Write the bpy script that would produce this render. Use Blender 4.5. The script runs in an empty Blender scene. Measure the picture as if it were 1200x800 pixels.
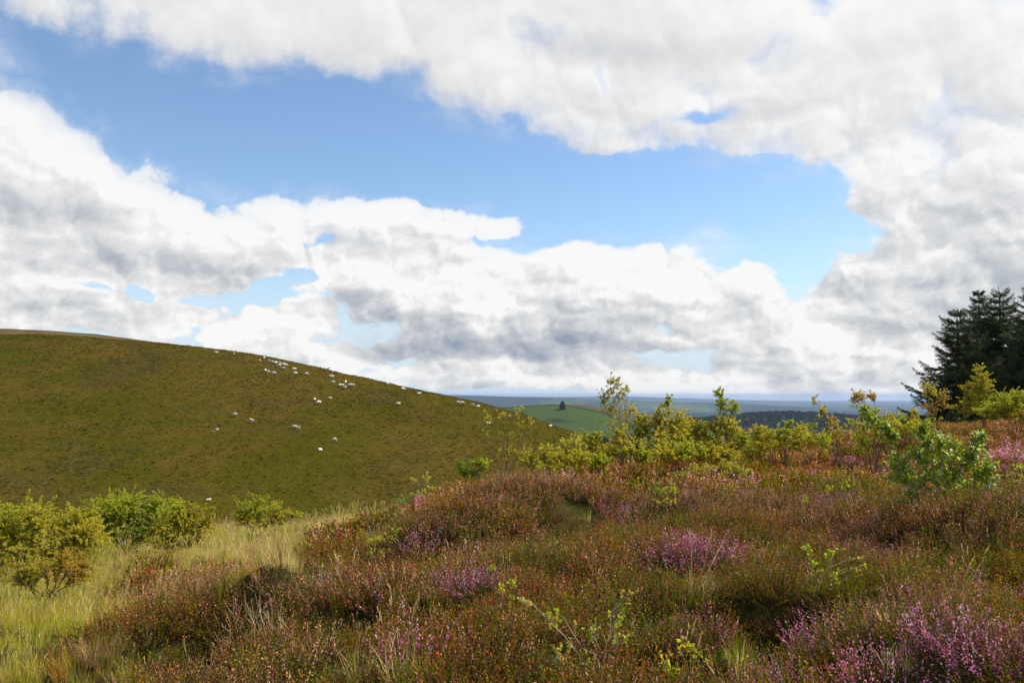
import bpy, math, random
import numpy as np
from mathutils import Vector, Matrix, Euler

random.seed(7)
RNG = np.random.default_rng(7)
scene = bpy.context.scene
COL = scene.collection
R = math.radians

# ------------------------------------------------------------------ camera
EYE = 1.65
F = 1000.0                       # focal length in photo pixels (photo 1200 wide)
HOR = 463.0                      # true horizon row in the photo
TH = math.atan((HOR - 400) / F)
cd = bpy.data.cameras.new('camera')
cam = bpy.data.objects.new('camera', cd)
COL.objects.link(cam)
cd.sensor_width = 36
cd.lens = 36 * F / 1200
cd.clip_start = 0.05
cd.clip_end = 120000
cam.location = (0, 0, EYE)
cam.rotation_euler = (R(90) + TH, 0, 0)
scene.camera = cam


def ray(px, py):
    xc, yc = (px - 600) / F, (400 - py) / F
    return np.array([xc, math.cos(TH) - yc * math.sin(TH), math.sin(TH) + yc * math.cos(TH)])


def pix(px, py, Y):
    d = ray(px, py)
    return d * (Y / d[1]) + np.array([0, 0, EYE])


def proj(P):
    P = np.asarray(P, float)
    x, y, z = P[..., 0], P[..., 1], P[..., 2] - EYE
    fw = y * math.cos(TH) + z * math.sin(TH)
    up = -y * math.sin(TH) + z * math.cos(TH)
    return 600 + F * x / fw, 400 - F * up / fw


# ------------------------------------------------------------------ noise
def _hash(ix, iy, seed):
    h = (ix.astype(np.int64) * 374761393 + iy.astype(np.int64) * 668265263 + seed * 974634777) & 0xFFFFFFFF
    h = ((h ^ (h >> 13)) * 1274126177) & 0xFFFFFFFF
    return ((h ^ (h >> 16)) & 0xFFFF) / 65535.0


def vnoise(x, y, seed=0):
    x = np.asarray(x, float); y = np.asarray(y, float)
    ix, iy = np.floor(x), np.floor(y)
    fx, fy = x - ix, y - iy
    fx = fx * fx * fx * (fx * (fx * 6 - 15) + 10); fy = fy * fy * fy * (fy * (fy * 6 - 15) + 10)
    a = _hash(ix, iy, seed); b = _hash(ix + 1, iy, seed)
    c = _hash(ix, iy + 1, seed); d = _hash(ix + 1, iy + 1, seed)
    return (a + (b - a) * fx) + ((c + (d - c) * fx) - (a + (b - a) * fx)) * fy - 0.5


def fbm(x, y, seed=0, oct=4, gain=0.5):
    t, a, f = 0, 1, 1
    for k in range(oct):
        t = t + a * vnoise(x * f + 17.3 * k, y * f - 9.1 * k, seed + k)
        a *= gain; f *= 2.03
    return t


def sstep(e0, e1, x):
    t = np.clip((x - e0) / (e1 - e0), 0, 1)
    return t * t * (3 - 2 * t)


class TPS:
    def __init__(self, pts, lam=0.002):
        P = np.array(pts, float)
        self.c = P[:, :2]
        n = len(P)
        K = self.k(self.c[:, None, :] - self.c[None, :, :]) + lam * np.eye(n)
        A = np.zeros((n + 3, n + 3))
        A[:n, :n] = K
        A[:n, n] = 1; A[:n, n + 1:] = self.c
        A[n:, :n] = A[:n, n:].T
        b = np.zeros(n + 3); b[:n] = P[:, 2]
        self.w = np.linalg.solve(A, b)

    @staticmethod
    def k(d):
        r2 = (d ** 2).sum(-1)
        return 0.5 * r2 * np.log(r2 + 1e-12)

    def __call__(self, s, t):
        q = np.stack([np.ravel(s), np.ravel(t)], -1)
        out = np.empty(len(q))
        n = len(self.c)
        for i in range(0, len(q), 20000):
            qq = q[i:i + 20000]
            out[i:i + 20000] = self.k(qq[:, None, :] - self.c[None]) @ self.w[:n] + self.w[n] + qq @ self.w[n + 1:]
        return out.reshape(np.shape(s))


# ------------------------------------------------------------------ near terrain
def _cp(px, py, Y, canopy):
    p = pix(px, py, Y)
    return (p[0] / Y, math.log(Y), p[2] - canopy)


H_, G_ = 0.36, 0.34
HC = 0.60   # taller growth along the crest
near_pts = [
    # bottom row of the picture
    _cp(0, 800, 5.6, G_), _cp(200, 800, 5.1, G_), _cp(400, 800, 4.7, H_), _cp(600, 800, 4.3, H_),
    _cp(800, 800, 4.1, H_), _cp(1000, 800, 4.0, H_), _cp(1200, 800, 3.9, H_),
    # y ~ 700
    _cp(0, 700, 9.6, G_), _cp(140, 700, 9.2, G_), _cp(230, 745, 7.0, .28), _cp(300, 668, 8.6, H_), _cp(250, 690, 8.4, H_), _cp(450, 700, 6.9, H_),
    _cp(600, 700, 6.3, H_), _cp(800, 700, 5.8, H_), _cp(1000, 700, 5.5, H_), _cp(1200, 700, 5.3, H_),
    # y ~ 640
    _cp(0, 652, 17, .42), _cp(140, 652, 15.5, .42), _cp(300, 628, 18, .42), _cp(340, 655, 13, .36), _cp(430, 648, 9.6, H_), _cp(600, 640, 8.7, H_),
    _cp(800, 640, 8.0, H_), _cp(1000, 640, 7.6, H_), _cp(1200, 640, 7.3, H_),
    # y ~ 590
    _cp(440, 600, 21, .42), _cp(370, 618, 20, .42), _cp(515, 590, 12.8, H_), _cp(600, 590, 11.9, H_),
    _cp(800, 590, 11.2, H_), _cp(1000, 590, 10.6, H_), _cp(1200, 590, 10.3, H_),
    # crest
    _cp(520, 566, 15, HC), _cp(600, 556, 16, HC), _cp(700, 540, 18, HC), _cp(800, 532, 20, HC), _cp(900, 516, 24, HC),
    _cp(1000, 512, 25, HC), _cp(1100, 500, 28, HC), _cp(1200, 492, 31, HC), _cp(1200, 530, 18, HC),
    # beyond the crest
    (-.6, math.log(24), -2.6), (-.4, math.log(28), -3.0), (-.2, math.log(30), -2.9), (-.02, math.log(27), -2.0), (.1, math.log(30), -1.3),
    (.3, math.log(40), -1.2), (.42, math.log(45), -.7), (.52, math.log(52), -.45), (.62, math.log(55), -.25), (.8, math.log(50), .3),
    (-.6, math.log(45), -7), (-.3, math.log(50), -8), (-.05, math.log(50), -6.5), (.15, math.log(60), -4.5), (.4, math.log(85), -4.0), (.7, math.log(90), -1.6),
    (-.6, math.log(85), -18), (-.2, math.log(90), -18), (.1, math.log(100), -12), (.35, math.log(130), -9), (.7, math.log(130), -5),
    # sides and behind
    (-1.1, math.log(5), -.9), (-1.1, math.log(10), -1.4), (-1.1, math.log(20), -2.2), (-1.1, math.log(50), -8),
    (1.1, math.log(4), .1), (1.1, math.log(10), .2), (1.1, math.log(25), .5), (1.1, math.log(60), .8),
    (0, math.log(2.5), -.05), (-.6, math.log(2.5), -.3), (.6, math.log(2.5), 0.0), (-1.1, math.log(2.5), -.4), (1.1, math.log(2.5), .0),
]
_near = TPS(near_pts)


def ground_z(x, y):
    x = np.asarray(x, float); y = np.asarray(y, float)
    Y = np.maximum(y, 2.5)
    s = np.clip(x / Y, -1.35, 1.35)
    z = _near(s, np.log(np.minimum(Y, 140)))
    hea = heather_mask_xy(x, y, z)
    # tussocks and hollows of the moor
    b = 0.40 * vnoise(x / 1.25, y / 1.25, 3) + 0.27 * vnoise(x / .62 + 5, y / .62, 4) + 0.46 * vnoise(x / 2.6, y / 3.1, 5)
    fade = sstep(2.0, 4.2, np.hypot(x, y)) * (1 - 0.5 * sstep(18, 40, y))
    z = z + b * fade * (0.4 + 0.6 * hea)
    # hollows with dark mouths seen in the photo: (px, py, Y, rx, ry, depth)
    for (hx, hy, rx, ry, dz) in HOLLOWS:
        q = ((x - hx) / rx) ** 2 + ((y - hy) / ry) ** 2
        z = z + dz * np.exp(-q * 1.2)
    return z


HEATHER_LINE = [(-200, 2000), (150, 800), (185, 735), (225, 705), (262, 680), (330, 655), (392, 640), (420, 625), (470, 598), (505, 583), (530, 560), (560, 545), (600, 540), (1300, 540)]
_hl = np.array(HEATHER_LINE, float)


def heather_mask_px(px, py):
    """about 1 right of and below the edge of the heather, 0 on the grass"""
    edge = np.interp(px, _hl[1:, 0], _hl[1:, 1], left=900, right=540)
    m = sstep(-14, 12, py - edge)
    m = np.where(px > 560, 1.0, m)
    m = np.where(px < 150, 0.0, m)
    return m


def heather_mask_xy(x, y, z):
    P = np.stack([x, np.maximum(y, 1.0), z + .25], -1)
    px, py = proj(P)
    py = np.where(np.asarray(y) < 4.0, 830, py)
    px = np.where(np.asarray(y) < 4.0, 600 + (np.asarray(x) / 4.0) * 1000, px)
    m = heather_mask_px(px, py)
    # beyond the crest, on the plateau, heather too
    return m


def _hol(px, py, Y, rx, ry, dz):
    p = pix(px, py, Y)
    return (p[0], p[1], rx, ry, dz)


HOLLOWS = [
    _hol(265, 742, 7.0, .42, .5, -0.51), _hol(310, 690, 8.1, .5, .5, 0.32),
    _hol(420, 640, 10, .55, .5, -0.41), _hol(480, 620, 11, .9, .8, 0.32),
    _hol(910, 680, 6.0, .38, .45, -0.55), _hol(500, 715, 6.6, .5, .4, -0.36), _hol(430, 720, 6.5, .35, .4, -0.29), _hol(560, 680, 7.2, .5, .4, 0.17),
    _hol(790, 655, 7.7, .5, .35, -0.32), _hol(840, 720, 5.3, .5, .35, -0.23), _hol(170, 790, 5.2, .3, .5, -0.29), _hol(860, 625, 8.6, .3, .3, -0.22),
    _hol(590, 590, 12, 1.3, 1.2, 0.29), _hol(545, 582, 13, .9, 1.1, .20), _hol(1050, 760, 4.6, .5, .4, 0.12),
]

# ------------------------------------------------------------------ hill across the valley
def _hp(px, py, Y):
    p = pix(px, py, Y)
    return (p[0] / Y, math.log(Y), p[2])


hill_pts = [
    _hp(-500, 600, 110), _hp(-200, 595, 118), _hp(0, 590, 124), _hp(200, 592, 132), _hp(400, 600, 140), _hp(560, 575, 150), _hp(680, 560, 160), _hp(800, 560, 165),
    _hp(-500, 480, 190), _hp(-200, 480, 190), _hp(0, 486, 188), _hp(200, 497, 188), _hp(375, 527, 168), _hp(470, 490, 205), _hp(580, 520, 188), _hp(640, 530, 182), _hp(330, 470, 215), _hp(100, 440, 225),
    _hp(-500, 404, 270), _hp(-200, 397, 275), _hp(0, 395, 275), _hp(60, 396, 275), _hp(120, 398.5, 273), _hp(180, 402.5, 272), _hp(250, 409.5, 270), _hp(350, 426.5, 265), _hp(415, 439, 258),
    _hp(480, 453.5, 250), _hp(520, 462, 245), _hp(560, 472, 240), _hp(600, 483, 233), _hp(650, 500, 225), _hp(720, 528, 215), _hp(800, 556, 212),
    _hp(-500, 430, 340), _hp(0, 415, 345), _hp(250, 436, 340), _hp(350, 455, 335), _hp(480, 483, 320), _hp(560, 505, 310), _hp(650, 540, 300), _hp(800, 590, 290),
    _hp(-500, 520, 480), _hp(0, 520, 480), _hp(250, 530, 470), _hp(480, 560, 450), _hp(650, 600, 420), _hp(800, 640, 400),
    (-1.1, math.log(85), -24), (-.6, math.log(85), -24), (-.2, math.log(90), -25), (.05, math.log(100), -26), (.2, math.log(110), -27),
]
_hill = TPS(hill_pts, 0.0005)


def hill_z(x, y):
    s = np.clip(np.asarray(x) / np.asarray(y), -1.15, .22)
    z = _hill(s, np.log(y))
    return z + .35 * fbm(x / 9, y / 9, 21, 3) + .9 * vnoise(x / 40, y / 40, 25)


def hit(fn, px, py, y0, y1, n=1500):
    """first point where the sight line through photo pixel (px,py) meets the surface z=fn(x,y)"""
    d = ray(px, py)
    t = np.linspace(y0, y1, n) / d[1]
    X, Y, Z = d[0] * t, d[1] * t, EYE + d[2] * t
    below = Z - fn(X, Y) < 0
    if not below.any():
        k = int(np.argmin(np.abs(Z - fn(X, Y))))
    else:
        k = int(np.argmax(below))
    return np.array([X[k], Y[k], float(fn(X[k:k + 1], Y[k:k + 1])[0])])


# ------------------------------------------------------------------ object helpers
def tag(o, label=None, cat=None, group=None, kind=None):
    if label: o['label'] = label
    if cat: o['category'] = cat
    if group: o['group'] = group
    if kind: o['kind'] = kind
    return o


def mesh_np(name, verts, faces, mat=None, cols=None, smooth=False, link=True, parent=None, uvz=None):
    """faces: array (n,3) or (n,4) or list of those"""
    me = bpy.data.meshes.new(name)
    verts = np.asarray(verts, np.float32)
    fl = faces if isinstance(faces, list) else [faces]
    fl = [np.asarray(f, np.int32) for f in fl if len(f)]
    me.vertices.add(len(verts)); me.vertices.foreach_set('co', verts.ravel())
    loops = np.concatenate([f.ravel() for f in fl])
    sizes = np.concatenate([np.full(len(f), f.shape[1], np.int32) for f in fl])
    starts = np.concatenate([[0], np.cumsum(sizes)[:-1]]).astype(np.int32)
    me.loops.add(len(loops)); me.loops.foreach_set('vertex_index', loops)
    me.polygons.add(len(sizes)); me.polygons.foreach_set('loop_start', starts)
    try:
        me.polygons.foreach_set('loop_total', sizes)
    except Exception:
        pass
    me.update(calc_edges=True)
    if cols is not None:
        a = me.color_attributes.new('tint', 'FLOAT_COLOR', 'POINT')
        c = np.ones((len(verts), 4), np.float32); c[:, :3] = cols
        a.data.foreach_set('color', c.ravel())
    if smooth:
        me.polygons.foreach_set('use_smooth', np.ones(len(sizes), bool))
    if mat: me.materials.append(mat)
    o = bpy.data.objects.new(name, me)
    if link: COL.objects.link(o)
    if parent: o.parent = parent
    return o


def grid_faces(nu, nv, wrap=False):
    i = np.arange(nu - (0 if wrap else 1)); j = np.arange(nv - 1)
    I, J = np.meshgrid(i, j, indexing='ij')
    I2 = (I + 1) % nu
    return np.stack([I * nv + J, I2 * nv + J, I2 * nv + J + 1, I * nv + J + 1], -1).reshape(-1, 4)


def empty(name, loc):
    o = bpy.data.objects.new(name, None)
    o.empty_display_size = .2
    COL.objects.link(o)
    o.location = loc
    return o


# ------------------------------------------------------------------ node helpers
class S:
    """a node socket with arithmetic"""
    def __init__(self, nt, v): self.nt, self.v = nt, v

    def _m(self, op, *args, clamp=False):
        n = self.nt.nodes.new('ShaderNodeMath'); n.operation = op; n.use_clamp = clamp
        for k, a in enumerate(args):
            if isinstance(a, S): self.nt.links.new(a.v, n.inputs[k])
            else: n.inputs[k].default_value = a
        return S(self.nt, n.outputs[0])

    def __add__(s, o): return s._m('ADD', s, o)
    __radd__ = __add__
    def __mul__(s, o): return s._m('MULTIPLY', s, o)
    __rmul__ = __mul__
    def __sub__(s, o): return s._m('SUBTRACT', s, o)
    def __rsub__(s, o): return s._m('SUBTRACT', o, s)
    def clamp(s): return s._m('ADD', s, 0.0, clamp=True)
    def max(s, o): return s._m('MAXIMUM', s, o)
    def min(s, o): return s._m('MINIMUM', s, o)
    def smax(s, o, k): return s._m('SMOOTH_MAX', s, o, k)

    def step(s, e0, e1, o0=0.0, o1=1.0):
        n = s.nt.nodes.new('ShaderNodeMapRange'); n.interpolation_type = 'SMOOTHSTEP'
        s.nt.links.new(s.v, n.inputs[0])
        for k, a in zip((1, 2, 3, 4), (e0, e1, o0, o1)): n.inputs[k].default_value = a
        return S(s.nt, n.outputs[0])


def vmath(nt, op, *args):
    n = nt.nodes.new('ShaderNodeVectorMath'); n.operation = op
    for k, a in enumerate(args):
        if isinstance(a, S): nt.links.new(a.v, n.inputs[k])
        else: n.inputs[k].default_value = a
    return S(nt, n.outputs['Value'] if op in ('DOT_PRODUCT', 'LENGTH', 'DISTANCE') else n.outputs['Vector'])


def tnoise(nt, vec, scale, detail=2, rough=.5, dist=0, dim='3D', color=False, lac=2.0):
    n = nt.nodes.new('ShaderNodeTexNoise'); n.noise_dimensions = dim
    if vec is not None: nt.links.new(vec.v, n.inputs['Vector'])
    n.inputs['Scale'].default_value = scale; n.inputs['Detail'].default_value = detail
    n.inputs['Roughness'].default_value = rough; n.inputs['Distortion'].default_value = dist
    n.inputs['Lacunarity'].default_value = lac
    return S(nt, n.outputs['Color' if color else 'Fac'])


def mixc(nt, fac, a, b, blend='MIX'):
    n = nt.nodes.new('ShaderNodeMix'); n.data_type = 'RGBA'; n.blend_type = blend
    for sock, v in ((n.inputs[0], fac), (n.inputs[6], a), (n.inputs[7], b)):
        if isinstance(v, S): nt.links.new(v.v, sock)
        elif isinstance(v, (int, float)): sock.default_value = v
        else: sock.default_value = (*v, 1.0)[:4]
    return S(nt, n.outputs[2])


def new_mat(name):
    m = bpy.data.materials.new(name); m.use_nodes = True
    nt = m.node_tree; nt.nodes.clear()
    out = nt.nodes.new('ShaderNodeOutputMaterial')
    return m, nt, out


def hsv(nt, col, h=.5, s=1.0, v=1.0):
    n = nt.nodes.new('ShaderNodeHueSaturation')
    for k, a in (('Hue', h), ('Saturation', s), ('Value', v)):
        if isinstance(a, S): nt.links.new(a.v, n.inputs[k])
        else: n.inputs[k].default_value = a
    if isinstance(col, S): nt.links.new(col.v, n.inputs['Color'])
    else: n.inputs['Color'].default_value = (*col, 1)
    return S(nt, n.outputs[0])


def plant_shader(nt, out, col, transl=.35, rough=.6, spec=.25):
    p = nt.nodes.new('ShaderNodeBsdfPrincipled')
    p.inputs['Roughness'].default_value = rough
    p.inputs['Specular IOR Level'].default_value = spec
    nt.links.new(col.v, p.inputs['Base Color'])
    if transl > 0:
        t = nt.nodes.new('ShaderNodeBsdfTranslucent')
        nt.links.new(col.v, t.inputs['Color'])
        mx = nt.nodes.new('ShaderNodeMixShader'); mx.inputs[0].default_value = transl
        nt.links.new(p.outputs[0], mx.inputs[1]); nt.links.new(t.outputs[0], mx.inputs[2])
        nt.links.new(mx.outputs[0], out.inputs[0])
    else:
        nt.links.new(p.outputs[0], out.inputs[0])


def tint_mat(name, transl=.35, rough=.6, spec=.25, inst=True, patch=None):
    """plant matter whose own colour is the mesh attribute 'tint', varied from plant to plant"""
    m, nt, out = new_mat(name)
    a = nt.nodes.new('ShaderNodeAttribute'); a.attribute_name = 'tint'
    col = S(nt, a.outputs['Color'])
    if inst:
        oi = nt.nodes.new('ShaderNodeObjectInfo')
        rnd = S(nt, oi.outputs['Random'])
        wn = nt.nodes.new('ShaderNodeTexWhiteNoise'); wn.noise_dimensions = '1D'
        nt.links.new(oi.outputs['Random'], wn.inputs['W'])
        r2 = S(nt, wn.outputs['Value'])
        col = hsv(nt, col, h=r2 * .03 + .485, s=rnd * .25 + 1.0, v=r2 * .5 + .95)
        if patch:
            loc = S(nt, oi.outputs['Location'])
            nz = tnoise(nt, loc, patch[0], 3, .6)
            col = mixc(nt, nz.step(patch[1], patch[2]) * patch[4], col, patch[3])
    plant_shader(nt, out, col, transl, rough, spec)
    return m


# ------------------------------------------------------------------ world: sky and clouds
SUN_AZ, SUN_EL = R(76), R(45)     # azimuth to the right of the view direction
world = bpy.data.worlds.new('World'); scene.world = world; world.use_nodes = True
wt = world.node_tree; wt.nodes.clear()
wout = wt.nodes.new('ShaderNodeOutputWorld')
bg = wt.nodes.new('ShaderNodeBackground'); bg.inputs[1].default_value = 0.1
wt.links.new(bg.outputs[0], wout.inputs[0])
sky = wt.nodes.new('ShaderNodeTexSky'); sky.sky_type = 'NISHITA'; sky.sun_disc = False
sky.sun_elevation = SUN_EL; sky.sun_rotation = SUN_AZ
sky.altitude = 300; sky.air_density = 1.0; sky.dust_density = 0.4; sky.ozone_density = 2.2
tc = wt.nodes.new('ShaderNodeTexCoord')
d_ = vmath(wt, 'NORMALIZE', S(wt, tc.outputs['Generated']))
sx = wt.nodes.new('ShaderNodeSeparateXYZ'); wt.links.new(d_.v, sx.inputs[0])
X_, Y_, Z_ = (S(wt, sx.outputs[k]) for k in range(3))
az = X_._m('ARCTAN2', X_, Y_)
el = Z_._m('ARCSINE', Z_)
cmb = wt.nodes.new('ShaderNodeCombineXYZ')
wt.links.new(az.v, cmb.inputs[0]); wt.links.new(el.v, cmb.inputs[1])
P0 = S(wt, cmb.outputs[0])


def dirp(px, py):
    d = ray(px, py); d = d / np.linalg.norm(d)
    return math.atan2(d[0], d[1]), math.asin(d[2])


def warp(vec, scale, amt, det=3):
    c = tnoise(wt, vec, scale, det, .55, color=True, dim='2D')
    return vmath(wt, 'MULTIPLY_ADD', vmath(wt, 'SUBTRACT', c, (.5, .5, .5)), (amt, amt * .75, 0), vec)


def blobs(vec, lst, k=.25, floor=-2.0):
    acc = None
    for (cx, cy, rx, ry, *w) in lst:
        a, e = dirp(cx, cy)
        ix, iy = F / rx, F / ry
        q = vmath(wt, 'MULTIPLY_ADD', vec, (ix, iy, 0), (-a * ix, -e * iy, 0))
        r2 = vmath(wt, 'DOT_PRODUCT', q, q)
        h = w[0] if w else 1.0
        v = r2._m('MULTIPLY_ADD', r2, -h, h)
        acc = v if acc is None else acc.smax(v, k)
    return acc.max(floor)


# cumulus masses (photo-pixel centres and radii, read off as directions on the sky)
CLOUD = [
    # left cumulus
    (8, 228, 122, 98), (95, 240, 112, 62), (190, 285, 150, 52), (60, 320, 150, 58), (270, 290, 90, 40), (-60, 190, 110, 100), (0, 368, 170, 30), (90, 380, 130, 14, .8), (110, 305, 210, 60),
    # lens cloud
    (450, 260, 130, 26, .8), (540, 270, 80, 16, .6), (350, 262, 70, 26, .7),
    # large central cumulus
    (470, 345, 110, 60), (560, 350, 130, 66), (680, 345, 140, 66), (770, 340, 100, 60), (850, 365, 110, 55), (940, 375, 90, 52), (620, 395, 240, 28), (410, 312, 60, 26, .7),
    # low small ones on the left
    (290, 388, 60, 20, .95), (360, 372, 50, 34, 1.0), (320, 368, 30, 16, .7), (225, 367, 50, 14, .7), (430, 412, 90, 18, .8), (130, 368, 80, 12, .6), (345, 408, 110, 12, .7), (60, 385, 120, 9, .5),
    # stratus over the horizon
    (700, 441, 420, 20, .8), (1000, 430, 260, 36, .8), (600, 425, 200, 14, .7), (480, 432, 90, 16, .6), (560, 448, 260, 10, .6), (900, 455, 380, 9, .45),
    # the great sheet above and right
    (190, -25, 170, 75), (370, -5, 190, 70), (500, 10, 140, 72), (620, 70, 135, 68), (760, 70, 170, 100), (690, 120, 110, 42, .8), (880, 66, 195, 106), (1085, 85, 180, 165),
    (1185, 240, 185, 180), (1115, 245, 110, 78), (1110, 350, 150, 75), (1050, 385, 110, 50), (1180, 420, 130, 50), (600, -120, 700, 120), (740, 165, 90, 18, .6), (720, 0, 220, 70), (470, 288, 80, 14, .55),
    # wisp
    
]
HOLES = [(835, 134, 60, 13, .7), (925, 345, 18, 24, .5), (1035, 345, 26, 12, .45), (152, 340, 40, 13, 1.0), (95, 342, 34, 9, .8), (362, 330, 22, 13, .6), (330, 338, 30, 8, .5), (300, 350, 120, 10, .7), (690, 95, 16, 30, .5), (700, 190, 40, 10, .6),
         (985, 278, 80, 24, .7), (955, 235, 60, 36, .9), (890, 205, 60, 18, .5)]
DARK = [(600, 406, 240, 22, 1.3), (430, 395, 40, 20, .6), (540, 385, 150, 30, .75), (430, 372, 60, 34, .7), (700, 380, 150, 36, .55), (900, 365, 70, 30, .45), (1075, 372, 120, 30, .6), (150, 305, 150, 40, .5), (60, 260, 120, 50, .4), (240, 320, 70, 18, .5),
        (1010, 335, 110, 28, .5), (1180, 330, 120, 40, .5), (1150, 240, 160, 40, .25), (700, 55, 130, 22, .35), (900, 130, 90, 16, .3), (480, 275, 120, 8, .35), (830, 60, 100, 20, .2), (780, 425, 160, 10, .35), (1000, 440, 200, 10, .25), (1130, 150, 120, 25, .2), (60, 375, 90, 14, .4)]

LOBES = [(447, 364, 24, 18), (478, 352, 26, 14, .7), (560, 372, 36, 20), (600, 360, 26, 14, .6), (646, 384, 24, 15, .8), (690, 350, 40, 14, .6), (790, 390, 30, 16, .6), (905, 338, 20, 22, .9), (985, 330, 22, 24, .8), (940, 400, 34, 16, .7), (1005, 412, 24, 12, .9), (290, 388, 24, 14, .8), (365, 352, 24, 12, .7), (840, 350, 40, 14, .6), (560, 300, 60, 10, .5), (745, 296, 44, 12, .7), (460, 243, 60, 9, .6), (90, 165, 60, 18, .4), (180, 215, 40, 16, .4), (650, 442, 160, 7, .5), (880, 436, 120, 7, .5)]
Pw = warp(warp(P0, 5.0, .06, 2), 19.0, .034, 4)
Cv = blobs(Pw, CLOUD, .3, -2.2)
Cs = blobs(vmath(wt, 'ADD', Pw, (.016, .034, 0)), CLOUD, .3, -2.2)      # the same a little nearer the sun
Hv = blobs(Pw, HOLES, .1, 0.0)
# sky beyond the photograph's frame: scattered cloud of its own
out_mask = vmath(wt, 'LENGTH', vmath(wt, 'MULTIPLY', vmath(wt, 'SUBTRACT', P0, (0, .2, 0)), (1.35, 2.2, 0))).step(.85, 1.15)
gen = (tnoise(wt, d_, 2.2, 5, .55) - .53) * 9.0
Cv = Cv * (1.0 - out_mask) + gen * out_mask
# finer texture, more squashed towards the horizon
elc = (el.max(0.0) + .60)
lg = elc._m('LOGARITHM', elc, 2.718282)
cm2 = wt.nodes.new('ShaderNodeCombineXYZ')
wt.links.new(az.v, cm2.inputs[0]); wt.links.new((lg * .95).v, cm2.inputs[1])
Q0 = S(wt, cm2.outputs[0])
Qw = warp(Q0, 14, .045, 4)
SH = (.0065, .0095, 0)           # towards the sun across the sky


def puff(v):
    o = (tnoise(wt, v, 8, 8, .60, dim='2D') - .5) * 1.3
    for scale, amt in ((8.5, .50), (21, .30)):
        b = wt.nodes.new('ShaderNodeTexVoronoi'); b.feature = 'F1'; b.voronoi_dimensions = '2D'
        wt.links.new(v.v, b.inputs['Vector']); b.inputs['Scale'].default_value = scale
        ds = S(wt, b.outputs['Distance'])
        o = o + (.30 - ds * ds) * amt
    return o


n0 = puff(Qw)
n1 = puff(vmath(wt, 'ADD', Qw, SH))
n2 = tnoise(wt, vmath(wt, 'ADD', Pw, (.02, .035, 0)), 7, 3, .5, dim='2D')
n2b = tnoise(wt, Pw, 7, 3, .5, dim='2D')
D = Cv.min(.9) * 1.0 + n0 * 1.35 - .17 - (Hv * (n0 * 1.2 + .95)).max(0.0)
sharp = el.step(.10, .42, 1.0, 0.0)
alpha = D.step(-.30, .62) * (1.0 - sharp) + D.step(-.06, .18) * sharp
wisp = D.step(-1.0, .1) * tnoise(wt, vmath(wt, 'MULTIPLY', Pw, (1, 1.8, 0)), 10, 5, .6, dim='2D').step(.42, .75) * .38
alpha = alpha.max(wisp)
thick = D.step(.1, 1.3)
dark = blobs(Pw, DARK, .2, 0.0)
lobe = blobs(Pw, LOBES, .1, 0.0)
grad = (Cv.min(.85) - Cs.min(.85)).max(-.5).min(.6)
relf = sharp * .85 + .26
lit = .94 + ((n0 - n1) * 1.25 + (n2b - n2) * .22) * relf + grad * .27 - thick * .10 - dark * .43 + n0 * .05 + lobe * (.12 + (n0 - n1) * .9)
ramp = wt.nodes.new('ShaderNodeValToRGB')
wt.links.new(lit.v, ramp.inputs[0])
els = ramp.color_ramp.elements
els[0].position = .20; els[0].color = (.27, .32, .40, 1)
els[1].position = 1.0; els[1].color = (.88, .875, .865, 1)
e = els.new(.55); e.color = (.49, .515, .55, 1)
e = els.new(.80); e.color = (.70, .70, .70, 1)
cloud10 = vmath(wt, 'SCALE', S(wt, ramp.outputs[0])); cloud10.v.node.inputs['Scale'].default_value = 8.3
skyc = hsv(wt, S(wt, sky.outputs[0]), s=1.05, v=1.3)
SKYHSV = skyc.v.node
veil = el.step(.0, .19, .92, .0)
fin = mixc(wt, alpha * .985, mixc(wt, veil, skyc, (4.7, 5.7, 6.8)), cloud10)
fin.v.node.clamp_result = False
wt.links.new(fin.v, bg.inputs[0])
world.cycles.sampling_method = 'MANUAL'; world.cycles.sample_map_resolution = 512

sl = bpy.data.lights.new('sun', 'SUN'); sl.energy = 5.0; sl.angle = R(.53); sl.color = (1, .92, .78)
so = bpy.data.objects.new('sun', sl); COL.objects.link(so)
sd = Vector((math.sin(SUN_AZ) * math.cos(SUN_EL), math.cos(SUN_AZ) * math.cos(SUN_EL), math.sin(SUN_EL)))
so.rotation_euler = sd.to_track_quat('Z', 'Y').to_euler()
so.location = (20, 10, 40)

vs = scene.view_settings
vs.view_transform = 'Standard'; vs.look = 'None'; vs.gamma = 1; vs.exposure = .4
vs.use_curve_mapping = False

# ------------------------------------------------------------------ ground materials
def mat_moor_soil():
    m, nt, out = new_mat('moor_soil')
    g = nt.nodes.new('ShaderNodeNewGeometry'); pos = S(nt, g.outputs['Position'])
    a = tnoise(nt, pos, 6, 5, .65); b = tnoise(nt, pos, .7, 3)
    c = mixc(nt, a.step(.35, .65), (.022, .018, .006), (.050, .040, .012))
    c = mixc(nt, b.step(.4, .65) * .6, c, (.05, .055, .016))
    p = nt.nodes.new('ShaderNodeBsdfPrincipled'); p.inputs['Roughness'].default_value = 1
    p.inputs['Specular IOR Level'].default_value = 0
    nt.links.new(c.v, p.inputs['Base Color'])
    bp = nt.nodes.new('ShaderNodeBump'); bp.inputs['Distance'].default_value = .05; bp.inputs['Strength'].default_value = .8
    nt.links.new(tnoise(nt, pos, 18, 4, .6).v, bp.inputs['Height']); nt.links.new(bp.outputs[0], p.inputs['Normal'])
    nt.links.new(p.outputs[0], out.inputs[0])
    return m


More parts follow.
